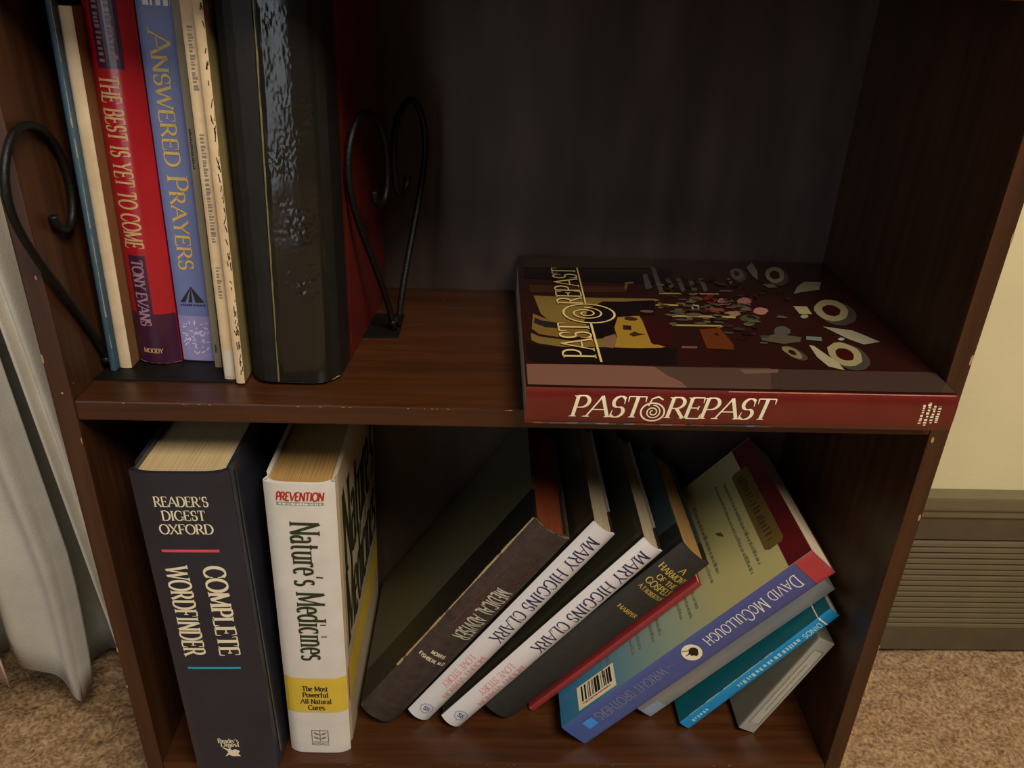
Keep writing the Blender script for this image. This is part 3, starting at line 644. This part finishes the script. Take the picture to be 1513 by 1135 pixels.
m_tl = mat('deep_teal_cover', '0d5560', 0.45, 0.1, 60, 0.05, 300); m_cy = mat('bright_blue_spine', '1486be', 0.42, 0.08, 60)
b = make_book('paperback', 'thin teal paperback with a bright blue spine leaning beneath the grey book', .0125, .176, .140, (0.4625, 0.0375, ZB + .0002), 38.4, .0010, 4, .0012, .0008, m_cy, m_tl, m_tl, m_paper_white, group=BOT)
S = b.sp
I_lb = mat('pale_aqua_print', '9fd0dc', .5, .15, 400)
letter(b.spine, 'spine_lettering', 'DINOS', S, (.0040, .1600), .0054, .0190, 'down', I_lb, align='l', serif=False, thick=.2, thin=.18, gap=.12)
marks(b.spine, 'spine_small_print', S, [(.066, .138, .0040, .0050)], I_lb, 4, .25, .6, vertical=True)
marks(b.spine, 'spine_small_print', S, [(.010, .030, .0045, .0042)], I_lb, 6, .25, .6, vertical=True)
patch(b.spine, 'cream_line', S, .0002, .0123, .1622, .1637, I_cream, 6, 1); patch(b.left, 'cream_line', b.lf, .118, .139, .1622, .1632, I_cream, 2, 1)
# rubbed pale flecks along the spine fold
fray(b, 'rubbed_edge', [(-.0001, .0008, .012), (-.0001, .0008, .11)], mat('rubbed_paper', '8fb0b0', .9, .2, 300), .0007, 9)

# a plastic disc case
m_case = mat('grey_plastic_case', '6e6a5c', 0.4, 0.06, 40, 0.03, 100); m_case_s = mat('pale_grey_plastic', '9a978c', 0.35, 0.06, 40)
ca = empty('disc_case', (0, 0, 0)); th = math.radians(25); T = .0165
ca.location = (0.5207 - T * math.cos(th), 0.0335, ZB + 0.0002 + T * math.sin(th)); ca.rotation_euler = (0, th, 0)
tag(ca, 'grey plastic disc case leaning against the right side of the bookcase', 'case', BOT)
box('case_shell', (0, .0015, 0), (T, .122, .1215), m_case, ca, .0008)
sp = box('case_spine', (.0002, 0, .0003), (T - .0002, .0016, .1212), m_case_s, ca, .0006)
m_ins = mat('spine_insert_paper', 'aaa698', .6, .06, 40)
box('spine_insert', (.0045, -.0003, .012), (.0130, .0004, .108), m_ins, ca, .0002)
CS = lambda a, c: (a, -.0006, c)
for a0, a1, c0, c1 in ((.004, .0044, .011, .109), (.0131, .0135, .011, .109), (.004, .0135, .109, .1094)): patch(ca.children[1], 'insert_frame', CS, a0, a1, c0, c1, m_case, 1, 1)
marks(ca.children[2], 'insert_small_print', CS, [(.030, .092, .0078, .0016)], mat('faint_grey_print', '8c897c', .6), 2, .4, 1.4, vertical=True)

# ---- middle shelf: the upright row between the bookends
m_blue = mat('rubbed_blue_cover', '2f4f68', 0.55, 0.35, 90, 0.2, 400, h2='4d6c82', stretch=(1, 1, .08))
b = make_book('slim_book', 'slim book with a rubbed slate-blue spine next to the left heart bookend', .0040, .243, .150, (.0068 + .0040, .042, Z1), 1.9, .0008, 2, .0009, .0005, m_blue, m_blue, m_blue, m_paper, group=UP)
fray(b, 'rubbed_edge', [(.0032, .0006, .002), (.0032, .0006, .11), (.0032, .0006, .238)], mat('rubbed_cream_paper', 'a89c7c', .9, .3, 300), .0009, 3)
m_cream = mat('aged_cream_paper', 'cdb795', 0.75, 0.12, 50, 0.2, 250, h2='d8c4a4'); m_kraft = mat('brown_kraft_cover', '7c5530', 0.75, 0.12, 50, 0.1, 300)
b = make_book('cream_book', 'worn cream-spined book with brown cover next to the slate-blue one', .0082, .232, .150, (.0113 + .0082, .0465, Z1), 1.8, .0012, 3, .0010, .0005, m_cream, m_cream, m_kraft, m_paper, group=UP)

m_red = mat('red_glossy_jacket', '9e1220', 0.26, 0.08, 30, 0.08, 60, h2='a81624', coat=.5)
m_pur = mat('plum_print', '3c1630', 0.3, 0.08, 60, coat=.4)
b = make_book('devotional_book', 'glossy red book lettered THE BEST IS YET TO COME', .0300, .243, .150, (.0205 + .0300, .0540, Z1), 1.7, .0060, 2.2, .0022, .003, m_red, m_red, m_red, m_paper, hinge=.001, group=UP)
S = b.sp; S2r = lambda a, c: (a, b.ys(a) - .0005, c)
I_tan = mat('antique_gold_print', 'c9a06e', .45, .15, 300)
patch(b.spine, 'plum_foot', S, .0001, .0299, .0005, .0380, m_pur, 16); patch(b.spine, 'plum_author_panel', S, .0050, .0168, .0380, .0800, m_pur, 8); patch(b.spine, 'plum_head_panel', S, .0055, .0218, .1975, .2400, m_pur, 8)
letter(b.spine, 'title_lettering', 'THE BEST IS YET TO COME', S, (.0045, .1930), .0126, .1080, 'down', I_tan, align='l', thick=.21, thin=.09, gap=.12)
letter(b.spine, 'author_lettering', 'TONY EVANS', S2r, (.0068, .0770), .0078, .0480, 'down', mat('mauve_print', '9c7488', .45), align='l', thick=.22, thin=.09, gap=.05)
m_mv = mat('dusty_mauve_print', '8a6468', .5)
marks(b.spine, 'head_panel_lettering', S2r, [(.2010, .236, .0075, .0040), (.2030, .236, .0150, .0040)], m_mv, 11, .3, .6, vertical=True)
letter(b.spine, 'publisher_lettering', 'MOODY', S2r, (.0130, .0085), .0034, .0135, 'across', I_tan, thick=.2, thin=.08, gap=.1)
fray(b, 'chipped_foot', [(x, b.ys(x) - .0001, .0006) for x in (.002, .006, .011, .016, .021, .026, .029)], mat('chipped_white_paper', 'b8a8a0', .9, .2, 300), .0008, 6)

m_lav = mat('blue_violet_cover', '6470a0', 0.45, 0.06, 50, 0.05, 300)
b = make_book('prayer_book', 'blue-violet paperback lettered ANSWERED PRAYERS in gold', .0235, .243, .145, (.0512 + .0235, .0605, Z1), 1.6, .0010, 6, .0010, .0005, m_lav, m_lav, m_lav, m_paper, group=UP)
S = b.sp; S2a = lambda a, c: (a, b.ys(a) - .0005, c)
letter(b.spine, 'title_lettering', 'Answered Prayers', S, (.0058, .2190), .0128, .1500, 'down', I_gold, align='l', thick=.14, thin=.06, small_caps=True, gap=.06)
marks(b.spine, 'white_head_lettering', S, [(.0050, .0210, .2330, .0045)], I_white, 2, .3, .8)
for k, (x0, x1) in enumerate(((.0035, .0070), (.0090, .0118), (.0138, .0200))): poly(b.spine, 'triangle_logo', S, [(.0118, .0570), (x0, .0452), (x1, .0452)], I_black)
marks(b.spine, 'publisher_lettering', S, [(.0035, .0205, .0425, .0018)], I_navy, 7, .4, .9)
m_lav2 = mat('lavender_print', '8c84b4', .5, .12, 120)
patch(b.spine, 'lavender_foot', S, .0002, .0233, .0005, .0350, m_lav2, 6)
r = random.Random(12); vv = []; ff = []
for k in range(46):
    cx, cz, a, l = r.uniform(.003, .0205), r.uniform(.006, .031), r.uniform(0, 3.14), r.uniform(.0012, .0026); i0 = len(vv); dx, dz = math.cos(a) * l, math.sin(a) * l
    vv += [S2a(cx - dx, cz - dz), S2a(cx + dz * .25, cz - dx * .25), S2a(cx + dx, cz + dz), S2a(cx - dz * .25, cz + dx * .25)]; ff.append((i0, i0 + 1, i0 + 2, i0 + 3))
from_data('leaf_pattern', vv, ff, mat('pale_leaf_print', 'c8c4dc', .5), b.spine)

m_gry = mat('warm_grey_cover', '857a62', 0.6, 0.08, 60)
b = make_book('grey_booklet', 'thin warm-grey booklet next to the ANSWERED PRAYERS paperback', .0046, .242, .150, (.0768 + .0046, .0505, Z1), 1.5, .0005, 2, .0007, .0004, m_gry, m_gry, m_gry, m_paper, group=UP)
marks(b.spine, 'spine_small_print', b.sp, [(.012, .018, .0014, .0014), (.140, .165, .0014, .0014)], I_black, 3, .3, .8, vertical=True)
m_pam = mat('aged_ivory_pamphlet', 'd2b58c', 0.75, 0.1, 60, 0.2, 260, h2='dcc49c')
b = make_book('pamphlet', 'ivory pamphlet with dark handwriting-like title on its narrow spine', .0082, .243, .165, (.0886 + .0082, .0325, Z1), 1.25, .0010, 3, .0008, .0004, m_pam, m_pam, m_pam, m_paper, group=UP)
marks(b.spine, 'spine_lettering', b.sp, [(.060, .082, .0030, .0030), (.098, .165, .0028, .0030), (.190, .225, .0028, .0030)], I_grey, 21, .15, .5, vertical=True)
patch(b.spine, 'pale_label', b.sp, .0006, .0076, .002, .022, mat('pale_label_paper', 'c9c0ae', .7), 6, 2)
b = make_book('paper_songbook', 'yellowed paper songbook with dark scribbled pattern beside the taped book', .0056, .241, .170, (.0985 + .0056, .0265, Z1), 1.1, .0008, 2, .0007, .0004, m_pam, m_pam, mat('yellowed_cover', '85764a', .7, .2, 60), m_paper, group=UP)
r = random.Random(31); vv = []; ff = []
for k in range(60):
    cz = r.uniform(.004, .235); cx = r.uniform(.0034, .0054); l = r.uniform(.002, .006); i0 = len(vv); dx = r.uniform(-.0012, .0012)
    q = b.sp
    vv += [q(min(.0055, max(.0002, x)), z) for x, z in ((cx, cz), (cx + .0005, cz), (cx + dx + .0005, cz + l), (cx + dx, cz + l))]; ff.append((i0, i0 + 1, i0 + 2, i0 + 3))
from_data('scribble_pattern', vv, ff, I_black, b.spine)

# the thick red book whose spine is wrapped in black tape
def mat_tape():
    m, N, L, b = newmat('wrinkled_black_tape'); b.inputs['Base Color'].default_value = rgb('1d1b17'); b.inputs['Roughness'].default_value = 0.17; b.inputs['Specular IOR Level'].default_value = 0.6
    tc = N.new('ShaderNodeTexCoord'); mp = N.new('ShaderNodeMapping'); mp.inputs['Scale'].default_value = (1, 1, .22); L.new(tc.outputs['Object'], mp.inputs['Vector'])
    n = N.new('ShaderNodeTexNoise'); n.inputs['Scale'].default_value = 110; n.inputs['Detail'].default_value = 4; n.inputs['Distortion'].default_value = 1.2; L.new(mp.outputs[0], n.inputs['Vector'])
    n2 = N.new('ShaderNodeTexNoise'); n2.inputs['Scale'].default_value = 22; L.new(tc.outputs['Object'], n2.inputs['Vector'])
    ad = N.new('ShaderNodeMath'); ad.operation = 'MULTIPLY'; L.new(n.outputs['Fac'], ad.inputs[0]); L.new(n2.outputs['Fac'], ad.inputs[1])
    bp = N.new('ShaderNodeBump'); bp.inputs['Strength'].default_value = 0.3; bp.inputs['Distance'].default_value = 0.0015
    L.new(ad.outputs[0], bp.inputs['Height']); L.new(bp.outputs[0], b.inputs['Normal'])
    return m
m_tape = mat_tape(); m_tape_dull = mat('dull_black_tape', '1a1814', 0.55, 0.2, 60, 0.2, 200, spec=0.3)
m_redboard = mat_steps('black_tape_over_red_board', 'Y', [(0, '15120f'), (.040, '561009'), (.2, '561009')], 0.45)
b = make_book('taped_book', 'thick red hardcover with its spine wrapped in shiny black tape', .0618, .243, .172, (.1057 + .0618, .0280, Z1), 0.9, .014, 5, .003, .003, m_tape_dull, m_redboard, m_redboard, m_paper, splay=.075, group=UP)
SW = lambda a, c: (a, b.ys(a) - .0009, c)
# overlapping tape strip with a brassy seam
vv = []; ff = []; nn = 30
for j in range(nn + 1):
    z = .0008 + .2415 * j / nn; wob = .0004 * math.sin(j * 1.7); xe = .0206 + .0058 * j / nn + wob
    for i in range(5): a = .0035 + (xe - .0035) * i / 4; vv.append((a, b.ys(a) - .0009, z))
    vv.append((xe, b.ys(xe) + .0002, z))
ff = [(j * 6 + i, j * 6 + i + 1, (j + 1) * 6 + i + 1, (j + 1) * 6 + i) for j in range(nn) for i in range(5)]
from_data('tape_strip', vv, ff, m_tape_dull, b.root)
vv = []; na, nb = 44, 190
for j in range(nb + 1):
    z = .0012 + .2405 * j / nb
    for i in range(na + 1):
        a = .0225 + .0058 * j / nb + (.0575 - .0225 - .0058 * j / nb) * i / na
        edge = min(1, i / 4, (na - i) / 4, j / 6, (nb - j) / 6)
        msk = min(1, sum(math.exp(-((a - ca0) / wa) ** 2 - ((z - cz0) / wz) ** 2) for ca0, wa, cz0, wz in ((.048, .010, .175, .028), (.043, .010, .118, .016), (.038, .012, .150, .010), (.036, .010, .215, .016), (.044, .010, .075, .010)))) * max(0, min(1, .55 + 1.6 * noise.noise((a * 90, z * 60, 1.5)))); tilt_ = noise.noise((a * 80, z * 40, 8))
        wr = .00034 * noise.noise((a * 70 + z * 160 * tilt_, z * 420, 3)) + .00016 * noise.noise((a * 500, z * 900, 6))
        vv.append((a, b.ys(a) - .0004 - edge * (.0007 + msk * wr * 4.4 + .0006 * noise.noise((a * 55, z * 30, 4))), z))
from_data('tape_wrap', vv, [(j * (na + 1) + i, j * (na + 1) + i + 1, (j + 1) * (na + 1) + i + 1, (j + 1) * (na + 1) + i) for j in range(nb) for i in range(na)], m_tape, b.root, True)
vv = []; r = random.Random(6)
for j in range(nn + 1):
    z = .0008 + .2415 * j / nn; xe = .0210 + .0058 * j / nn; w = .0006 + .0007 * r.random(); vv += [(xe, b.ys(xe) - .0003, z), (xe + w, b.ys(xe + w) - .0003, z)]
from_data('brass_seam', vv, [(2 * j, 2 * j + 1, 2 * j + 3, 2 * j + 2) for j in range(nn)], mat('dull_brass_line', '6e6434', .5, .3, 200), b.root)
patch(b.right, 'gold_rule', b.rt, .0462, .0468, .006, .237, mat('gilt_line', 'a8482c', .4, .3, 200), 1, 6)
fray(b, 'frayed_foot', [(x, b.ys(x) + .0006, .0008) for x in (.018, .026, .034, .042, .050, .057, .0605)], m_fray, .0018, 8)

# ---- the cookbook lying flat on the middle shelf
m_cook = mat('maroon_glossy_jacket', '5c1a16', 0.24, 0.08, 30, 0.10, 40, h2='661e18', coat=.5); m_cookt = mat('dark_maroon_jacket_front', '2a110d', 0.24, 0.08, 20, 0.05, 30, coat=.5)
m_flor = mat('floral_jacket_back', '7a6a60', .4, .3, 90, h2='5a6a86')
T, Hk, Wk = .0262, .2790, .2425
b = make_book('cookbook', 'large maroon PAST & REPAST cookbook lying flat with its spine overhanging the shelf edge', T, Hk, Wk, None, -90, .0022, 4, .0022, .0008, m_cook, m_natc, m_cookt, m_paper_white, splay=.030, root_loc=(.5744, -.0202, .0003), group=UP)
S = b.sp
letter(b.spine, 'title_lettering', 'PAST', S, (.0068, .2505), .0150, .0455, 'down', I_cream, align='l', italic=.22, thick=.14, thin=.05, gap=.0)
letter(b.spine, 'title_lettering', 'REPAST', S, (.0068, .1895), .0150, .0680, 'down', I_cream, align='l', italic=.22, thick=.14, thin=.05, gap=.0)
c = (.0115, .1975)                                                # the ornamental ampersand: ring, spiral and flag
def band(name, pts, w, surf, m, parent):
    vv = []
    for i, p in enumerate(pts):
        q0 = pts[max(i - 1, 0)]; q1 = pts[min(i + 1, len(pts) - 1)]; dx, dy = q1[0] - q0[0], q1[1] - q0[1]; d = math.hypot(dx, dy) or 1
        vv += [surf(p[0] - dy / d * w / 2, p[1] + dx / d * w / 2), surf(p[0] + dy / d * w / 2, p[1] - dx / d * w / 2)]
    return from_data(name, vv, [(2 * i, 2 * i + 1, 2 * i + 3, 2 * i + 2) for i in range(len(pts) - 1)], m, parent)
band('title_ampersand', [(c[0] - .0005 + .0066 * math.cos(2 * math.pi * i / 26), c[1] + .0076 * math.sin(2 * math.pi * i / 26)) for i in range(27)], .0011, S, I_cream, b.spine)
band('title_ampersand', [(c[0] - .0005 + (.0010 + .0042 * i / 30) * math.cos(4 * math.pi * i / 30), c[1] + (.0010 + .0042 * i / 30) * math.sin(4 * math.pi * i / 30)) for i in range(31)], .0008, S, I_cream, b.spine)
band('title_ampersand', [(c[0] + .004, c[1] + .003), (c[0] + .009, c[1] + .001), (c[0] + .0105, c[1] - .003), (c[0] + .0085, c[1] - .006)], .0010, S, I_cream, b.spine)
marks(b.spine, 'publisher_lettering', S, [(.0070, .0190, .0105, .0022), (.0065, .0200, .0140, .0022), (.0045, .0215, .0175, .0022), (.0060, .0200, .0212, .0022)], I_cream, 3, .3, .7)
fl_m = mat_attr('floral_edge_print', .4)
def colour_mesh(name, polys, m, parent):
    """flat printed shapes; polys = [(hex, [points])]"""
    vv = []; ff = []; cols = []
    for h, pts in polys:
        i0 = len(vv); vv += pts; ff.append(tuple(range(i0, i0 + len(pts)))); cols.append(rgb(h))
    me = bpy.data.meshes.new(name); me.from_pydata(vv, [], ff); me.update()
    ca_ = me.color_attributes.new('print', 'FLOAT_COLOR', 'CORNER')
    for p, cc in zip(me.polygons, cols):
        for li in p.loop_indices: ca_.data[li].color = cc
    return link(name, me, m, parent)
r = random.Random(17); ps = []; z = .274
while z > .125:
    w = r.uniform(.003, .009); x1 = r.uniform(.0014, .0024)
    ps.append((r.choice(('8a5040', '6a7a90', '56627a', 'a89a80', '5a5a50', 'b0584a', '7a8a9a', '4a5a48')), [S(.0001, z), S(.0001, z - w), S(x1, z - w), S(x1 * .9, z)])); z -= w
colour_mesh('floral_edge', ps, fl_m, b.spine)
# picture printed on the front: a laid table, in millimetres from the spine and from the foot of the book
ART = [
 ('3a2c1c', '248,273 254,153 221,162 214,273'),
 ('160d0c', '212,273 221,143 182,150 190,274'),
 ('4a2a16', '175,271 175,191 163,192 158,270'),
 ('7a5a28', '185,190 187,183 183,183 182,188 169,191 169,193'),
 ('4a2418', '175,223 176,192 171,192 169,224'),
 ('8c7038', '152,268 150,233 151,171 148,167 145,173 143,214 127,227 97,234 96,255 116,264'),
 ('1a0f10', '141,214 148,172 121,176 115,205 90,211 79,214 76,233 118,229'),
 ('8a6a30', '116,270 104,257 99,231 78,230 75,251 80,267 89,272'),
 ('2a2626', '109,269 104,264 100,251 90,252 92,262 99,270'),
 ('8a7038', '82,273 76,267 70,244 75,221 61,222 60,252 65,269 70,273'),
 ('8c6a4c', '77,221 83,212 72,211 60,216 61,222'),
 ('b08830', '113,206 117,189 106,188 69,188 64,179 60,184 61,215 79,211 94,211'),
 ('2e2018', '99,204 98,198 90,199 91,205'),
 ('3a2a18', '83,202 88,197 85,194 84,189 81,196 79,199'),
 ('3a1010', '108,187 105,166 66,173 67,187'),
 ('1c1210', '65,277 58,252 59,216 63,171 37,176 35,248 37,272 42,277'),
 ('9a6a58', '33,278 34,233 33,192 21,186 12,178 4,176 4,225 5,278'),
 ('5c463a', '33,192 34,113 3,122 4,176 12,178 21,186'),
 ('4c3830', '31,107 33,11 32,-1 4,1 4,116'),
 ('7a6050', '31,135 33,108 28,110 25,133'),
 ('54504a', '195,154 198,150 170,150 166,155'),
 ('54504a', '196,145 198,141 171,142 167,146'),
 ('54504a', '196,135 199,131 171,132 167,137'),
 ('54504a', '197,126 200,121 172,123 168,127'),
 ('54504a', '204,172 206,168 174,169 170,175'),
 ('54504a', '224,162 222,158 165,161 164,165'),
 ('b09a58', '163,165 164,151 162,151 161,166'),
 ('b09a58', '164,162 165,116 163,116 161,162'),
 ('b09a58', '140,172 140,156 137,156 137,173'),
 ('b09a58', '141,166 140,144 137,144 137,167'),
 ('b09a58', '120,163 120,114 116,115 116,164'),
 ('b09a58', '102,167 103,125 100,126 99,167'),
 ('b07868', '131,85 129,87 127,88 125,90 124,92 124,94 125,96 126,97 128,98 131,97 133,96 135,95 137,93 138,90 138,88 137,87 136,85 134,85'),
 ('a06858', '150,93 148,94 146,96 144,98 143,100 143,102 144,104 145,105 147,105 150,105 152,104 155,102 156,100 158,98 158,96 157,94 155,93 153,93'),
 ('a07868', '149,109 146,110 144,112 142,114 141,116 141,118 142,120 143,121 146,121 148,121 151,120 154,118 156,116 157,114 157,112 156,110 154,109 152,108'),
 ('7a2020', '153,120 150,121 147,123 145,125 144,127 144,129 144,130 146,131 149,131 152,131 156,130 158,128 161,126 162,124 162,122 161,121 159,120 156,119'),
 ('b49a88', '136,138 134,139 131,140 130,141 129,143 129,144 130,145 131,145 133,145 136,145 138,144 140,143 142,142 143,140 143,139 142,138 141,138 138,138'),
 ('9a7a5a', '125,109 123,109 122,111 120,113 120,115 120,118 120,120 121,121 122,122 124,122 126,121 127,120 128,118 129,115 129,113 129,111 128,109 126,109'),
 ('5a5a40', '135,98 133,99 131,101 129,103 129,106 128,108 129,111 130,112 132,113 134,113 136,112 138,110 140,108 141,105 141,103 140,100 139,99 137,98'),
 ('8a4030', '133,120 131,121 129,123 128,125 127,128 126,130 127,132 128,134 130,135 132,135 134,134 136,132 137,130 138,128 138,125 137,123 136,121 135,120'),
 ('6a6a3a', '151,135 150,136 148,137 147,138 147,140 146,141 147,143 148,143 149,144 150,144 152,143 153,142 154,141 155,139 155,138 154,137 154,136 152,135'),
 ('4a4a34', '117,96 115,98 113,99 111,102 110,105 110,107 111,110 112,112 114,112 116,112 118,111 120,109 122,107 123,104 123,101 122,99 121,97 119,96'),
 ('54544a', '94,80 91,81 89,83 87,86 85,88 85,90 86,92 88,93 91,93 94,92 97,91 100,89 102,87 103,84 103,82 102,81 100,80 98,79'),
 ('5a503a', '106,103 105,104 104,105 103,106 102,108 102,109 102,110 103,111 104,112 106,112 107,111 108,110 109,108 110,107 110,105 110,104 109,103 108,103'),
 ('3a1614', '138,104 136,104 135,106 134,107 133,109 133,111 134,113 135,114 136,115 137,115 139,114 140,113 142,111 142,109 142,107 142,105 141,104 140,104'),
 ('6a3214', '94,148 97,132 70,129 61,131 62,150'),
 ('7a5a48', '65,167 65,156 62,157 62,168'),
 ('4c443a', '202,83 197,85 194,88 192,90 193,92 195,94 198,95 203,95 208,94 213,92 218,90 221,87 223,85 223,83 221,81 217,80 212,80 207,81'),
 ('6a6050', '206,84 202,86 199,89 198,91 198,93 200,94 203,95 207,95 212,94 217,93 221,91 224,88 225,86 225,84 223,83 220,82 216,82 211,83'),
 ('3a120e', '209,87 207,88 206,89 205,90 205,91 206,91 208,91 209,91 212,91 214,90 215,90 217,89 218,88 217,87 217,86 215,86 213,86 211,86'),
 ('4c443a', '199,47 193,50 188,54 185,58 185,61 187,63 191,65 197,65 204,64 211,61 218,58 223,54 226,50 227,47 225,44 220,43 214,43 207,45'),
 ('8a8268', '205,49 199,52 195,55 192,59 192,62 194,64 198,65 203,65 210,64 216,62 223,59 227,55 230,52 231,49 229,46 225,45 219,45 212,47'),
 ('3a120e', '208,52 205,53 202,55 201,57 200,59 201,60 204,61 207,61 210,60 214,59 217,57 220,55 221,53 222,52 220,51 218,50 215,50 212,51'),
 ('4c443a', '122,19 115,23 110,29 107,34 107,39 109,43 114,46 121,47 128,46 136,44 144,39 149,34 153,28 153,23 150,18 145,16 138,15 130,16'),
 ('a09470', '129,23 122,27 118,31 115,36 114,41 117,45 121,47 127,48 134,48 142,45 148,41 154,36 157,31 157,26 155,22 150,20 144,19 136,20'),
 ('3a120e', '132,28 128,30 126,32 124,35 124,37 126,40 128,41 131,41 135,41 139,40 142,38 145,35 146,33 146,30 145,28 143,27 139,26 136,26'),
 ('4c443a', '42,42 37,46 34,50 33,55 34,59 38,62 43,64 50,64 57,62 64,60 69,56 72,51 74,46 72,42 68,39 62,38 55,38 48,39'),
 ('a89a70', '47,45 43,49 40,53 39,57 40,61 44,64 49,65 55,65 61,64 68,62 72,58 76,54 77,49 75,46 71,43 66,41 60,41 53,43'),
 ('3a120e', '52,49 49,51 48,53 48,55 48,57 50,59 53,60 56,60 60,59 63,58 65,56 67,54 67,51 66,49 65,48 62,47 58,47 55,48'),
 ('4c443a', '48,83 47,85 46,87 47,89 49,91 52,92 56,93 60,94 63,94 66,93 67,91 68,89 67,87 64,85 61,84 58,83 54,82 51,82'),
 ('8a7c54', '51,86 49,87 49,89 50,91 52,93 55,94 58,95 61,96 64,96 67,95 68,93 68,92 68,90 66,88 63,86 59,85 56,85 53,85'),
 ('3a120e', '55,88 55,89 54,90 55,91 55,92 56,92 58,93 59,93 61,92 62,92 63,91 63,91 63,90 62,89 61,88 59,88 58,88 56,88'),
 ('7c745c', '227,76 241,67 220,68 198,74 205,76'),
 ('6e664e', '188,73 189,64 182,62 180,70'),
 ('6a6252', '198,101 201,98 192,97 186,101'),
 ('8a8468', '168,53 185,44 196,34 196,20 178,28 173,43'),
 ('b4a878', '142,62 142,51 127,52 127,62'),
 ('a09878', '122,57 121,57 120,58 119,60 118,61 118,62 119,62 119,63 121,63 122,63 123,62 125,61 126,60 126,59 126,58 126,57 125,56 124,56'),
 ('9c9880', '104,52 98,32 90,26 79,19 74,33 83,41'),
 ('b8aa88', '71,74 70,71 53,66 45,63 33,63 38,72 52,75'),
 ('6a8070', '86,71 85,60 78,62 80,73'),
 ('b0a890', '83,44 82,44 81,45 80,46 80,46 80,47 80,48 81,49 82,49 82,49 83,48 84,47 84,47 85,46 85,45 84,44 84,44 83,43'),
 ('5c5440', '82,106 89,92 84,75 76,79 72,92 77,106'),
]

r = random.Random(44)
for k in range(110):
    cy, cz = r.gauss(.128, .022), r.gauss(.130, .022); w, h_ = r.uniform(1.5, 6), r.uniform(1, 3.5); y_, z_ = cy * 1000, cz * 1000
    ART.append((r.choice(('3a3026', '54483a', '2a1a14', '6a5a48', '4a4a3a', '7a5048', '3c2018', '5c5646', '241410')), ' '.join('%.1f,%.1f' % (y_ + h_ * math.cos(a + r.uniform(-.3, .3)), z_ + w * math.sin(a + r.uniform(-.3, .3))) for a in (0, .9, 1.8, 2.7, 3.6, 4.5, 5.4))))
for k in range(46):
    y_, z_ = r.uniform(150, 200), r.uniform(60, 160); w, h_ = r.uniform(1, 4), r.uniform(1, 3)
    ART.append((r.choice(('2a1a14', '3a2a20', '201210', '4a3c30', '1a100e')), ' '.join('%.1f,%.1f' % (y_ + h_ * math.cos(a), z_ + w * math.sin(a)) for a in (0, 1.1, 2.2, 3.1, 4.2, 5.3))))
ART.sort(key=lambda q: 0)
ART = [('8a6050' if h == '9a6a58' else h, q) for h, q in ART]; ART.insert(0, ('4c3830', '5,3 33,3 33,276 5,276'))
RT = b.rt; pic = []
for k, (h, s) in enumerate(ART):
    pts = []
    for q in s.split():
        y, z = q.split(','); y = min(.2415, max(.0045, float(y) / 1000)); z = min(.2785, max(.001, float(z) / 1000)); p_ = RT(y, z); pts.append((p_[0] + .000004 * k, p_[1], p_[2]))
    pic.append((''.join('%02x' % int(int(h[i:i + 2], 16) * .88) for i in (0, 2, 4)), pts))
colour_mesh('cover_picture', pic, mat_attr('cover_picture_print', .24, .4), b.right)
RT2 = lambda y, z: (RT(y, z)[0] + .0012, y, z)
RTt = lambda a, c: RT2(c, a)                                       # title reads away from the spine, letter tops towards the head
def cover_text(text, y0, y1, z, size, m, **kw):
    quads, w = glyph_polys(text, **kw); sx = (y1 - y0) / w; vv = []; ff = []
    for q in quads:
        i0 = len(vv); vv += [RT2(y0 + px * sx, z + py * size) for px, py in q]; ff.append((i0, i0 + 1, i0 + 2, i0 + 3))
    return from_data('cover_title_lettering', vv, ff, m, b.right)
I_pale = mat('pale_gold_print', 'd6be7c', .35, .1)
cover_text('PAST', .042, .098, .2300, .0225, I_pale, thick=.12, thin=.05, gap=.02)
cover_text('REPAST', .134, .212, .2300, .0200, I_pale, thick=.12, thin=.05, gap=.02)
band('cover_title_rule', [(.036, .2275), (.100, .2280)], .0016, RT2, I_pale, b.right); band('cover_title_rule', [(.135, .2282), (.214, .2278)], .0012, RT2, I_pale, b.right)
band('cover_title_ampersand', [(.1165 + .0175 * math.cos(2 * math.pi * i / 30), .2275 + .0195 * math.sin(2 * math.pi * i / 30)) for i in range(31)], .0016, RT2, I_pale, b.right)
band('cover_title_ampersand', [(.1165 + (.002 + .0095 * i / 34) * math.cos(4 * math.pi * i / 34), .230 + (.002 + .0115 * i / 34) * math.sin(4 * math.pi * i / 34)) for i in range(35)], .0013, RT2, I_pale, b.right)
fray(b, 'rubbed_corner', [(T * .2, .0010, .2788), (T * .8, .0010, .2788)], mat('rubbed_jacket_paper', 'd0c4b0', .9, .2, 300), .0010, 3)
fray(b, 'rubbed_corner', [(T * .3, .0006, .0004), (T * .95, .0014, .0004)], mat('rubbed_rose_paper', 'b8604c', .9, .2, 300), .0010, 4)
patch(b.spine, 'rubbed_ridge', S, T - .0007, T - .0001, .002, .150, mat('rubbed_ridge_print', 'a8583c', .6, .3, 200), 2, 4)
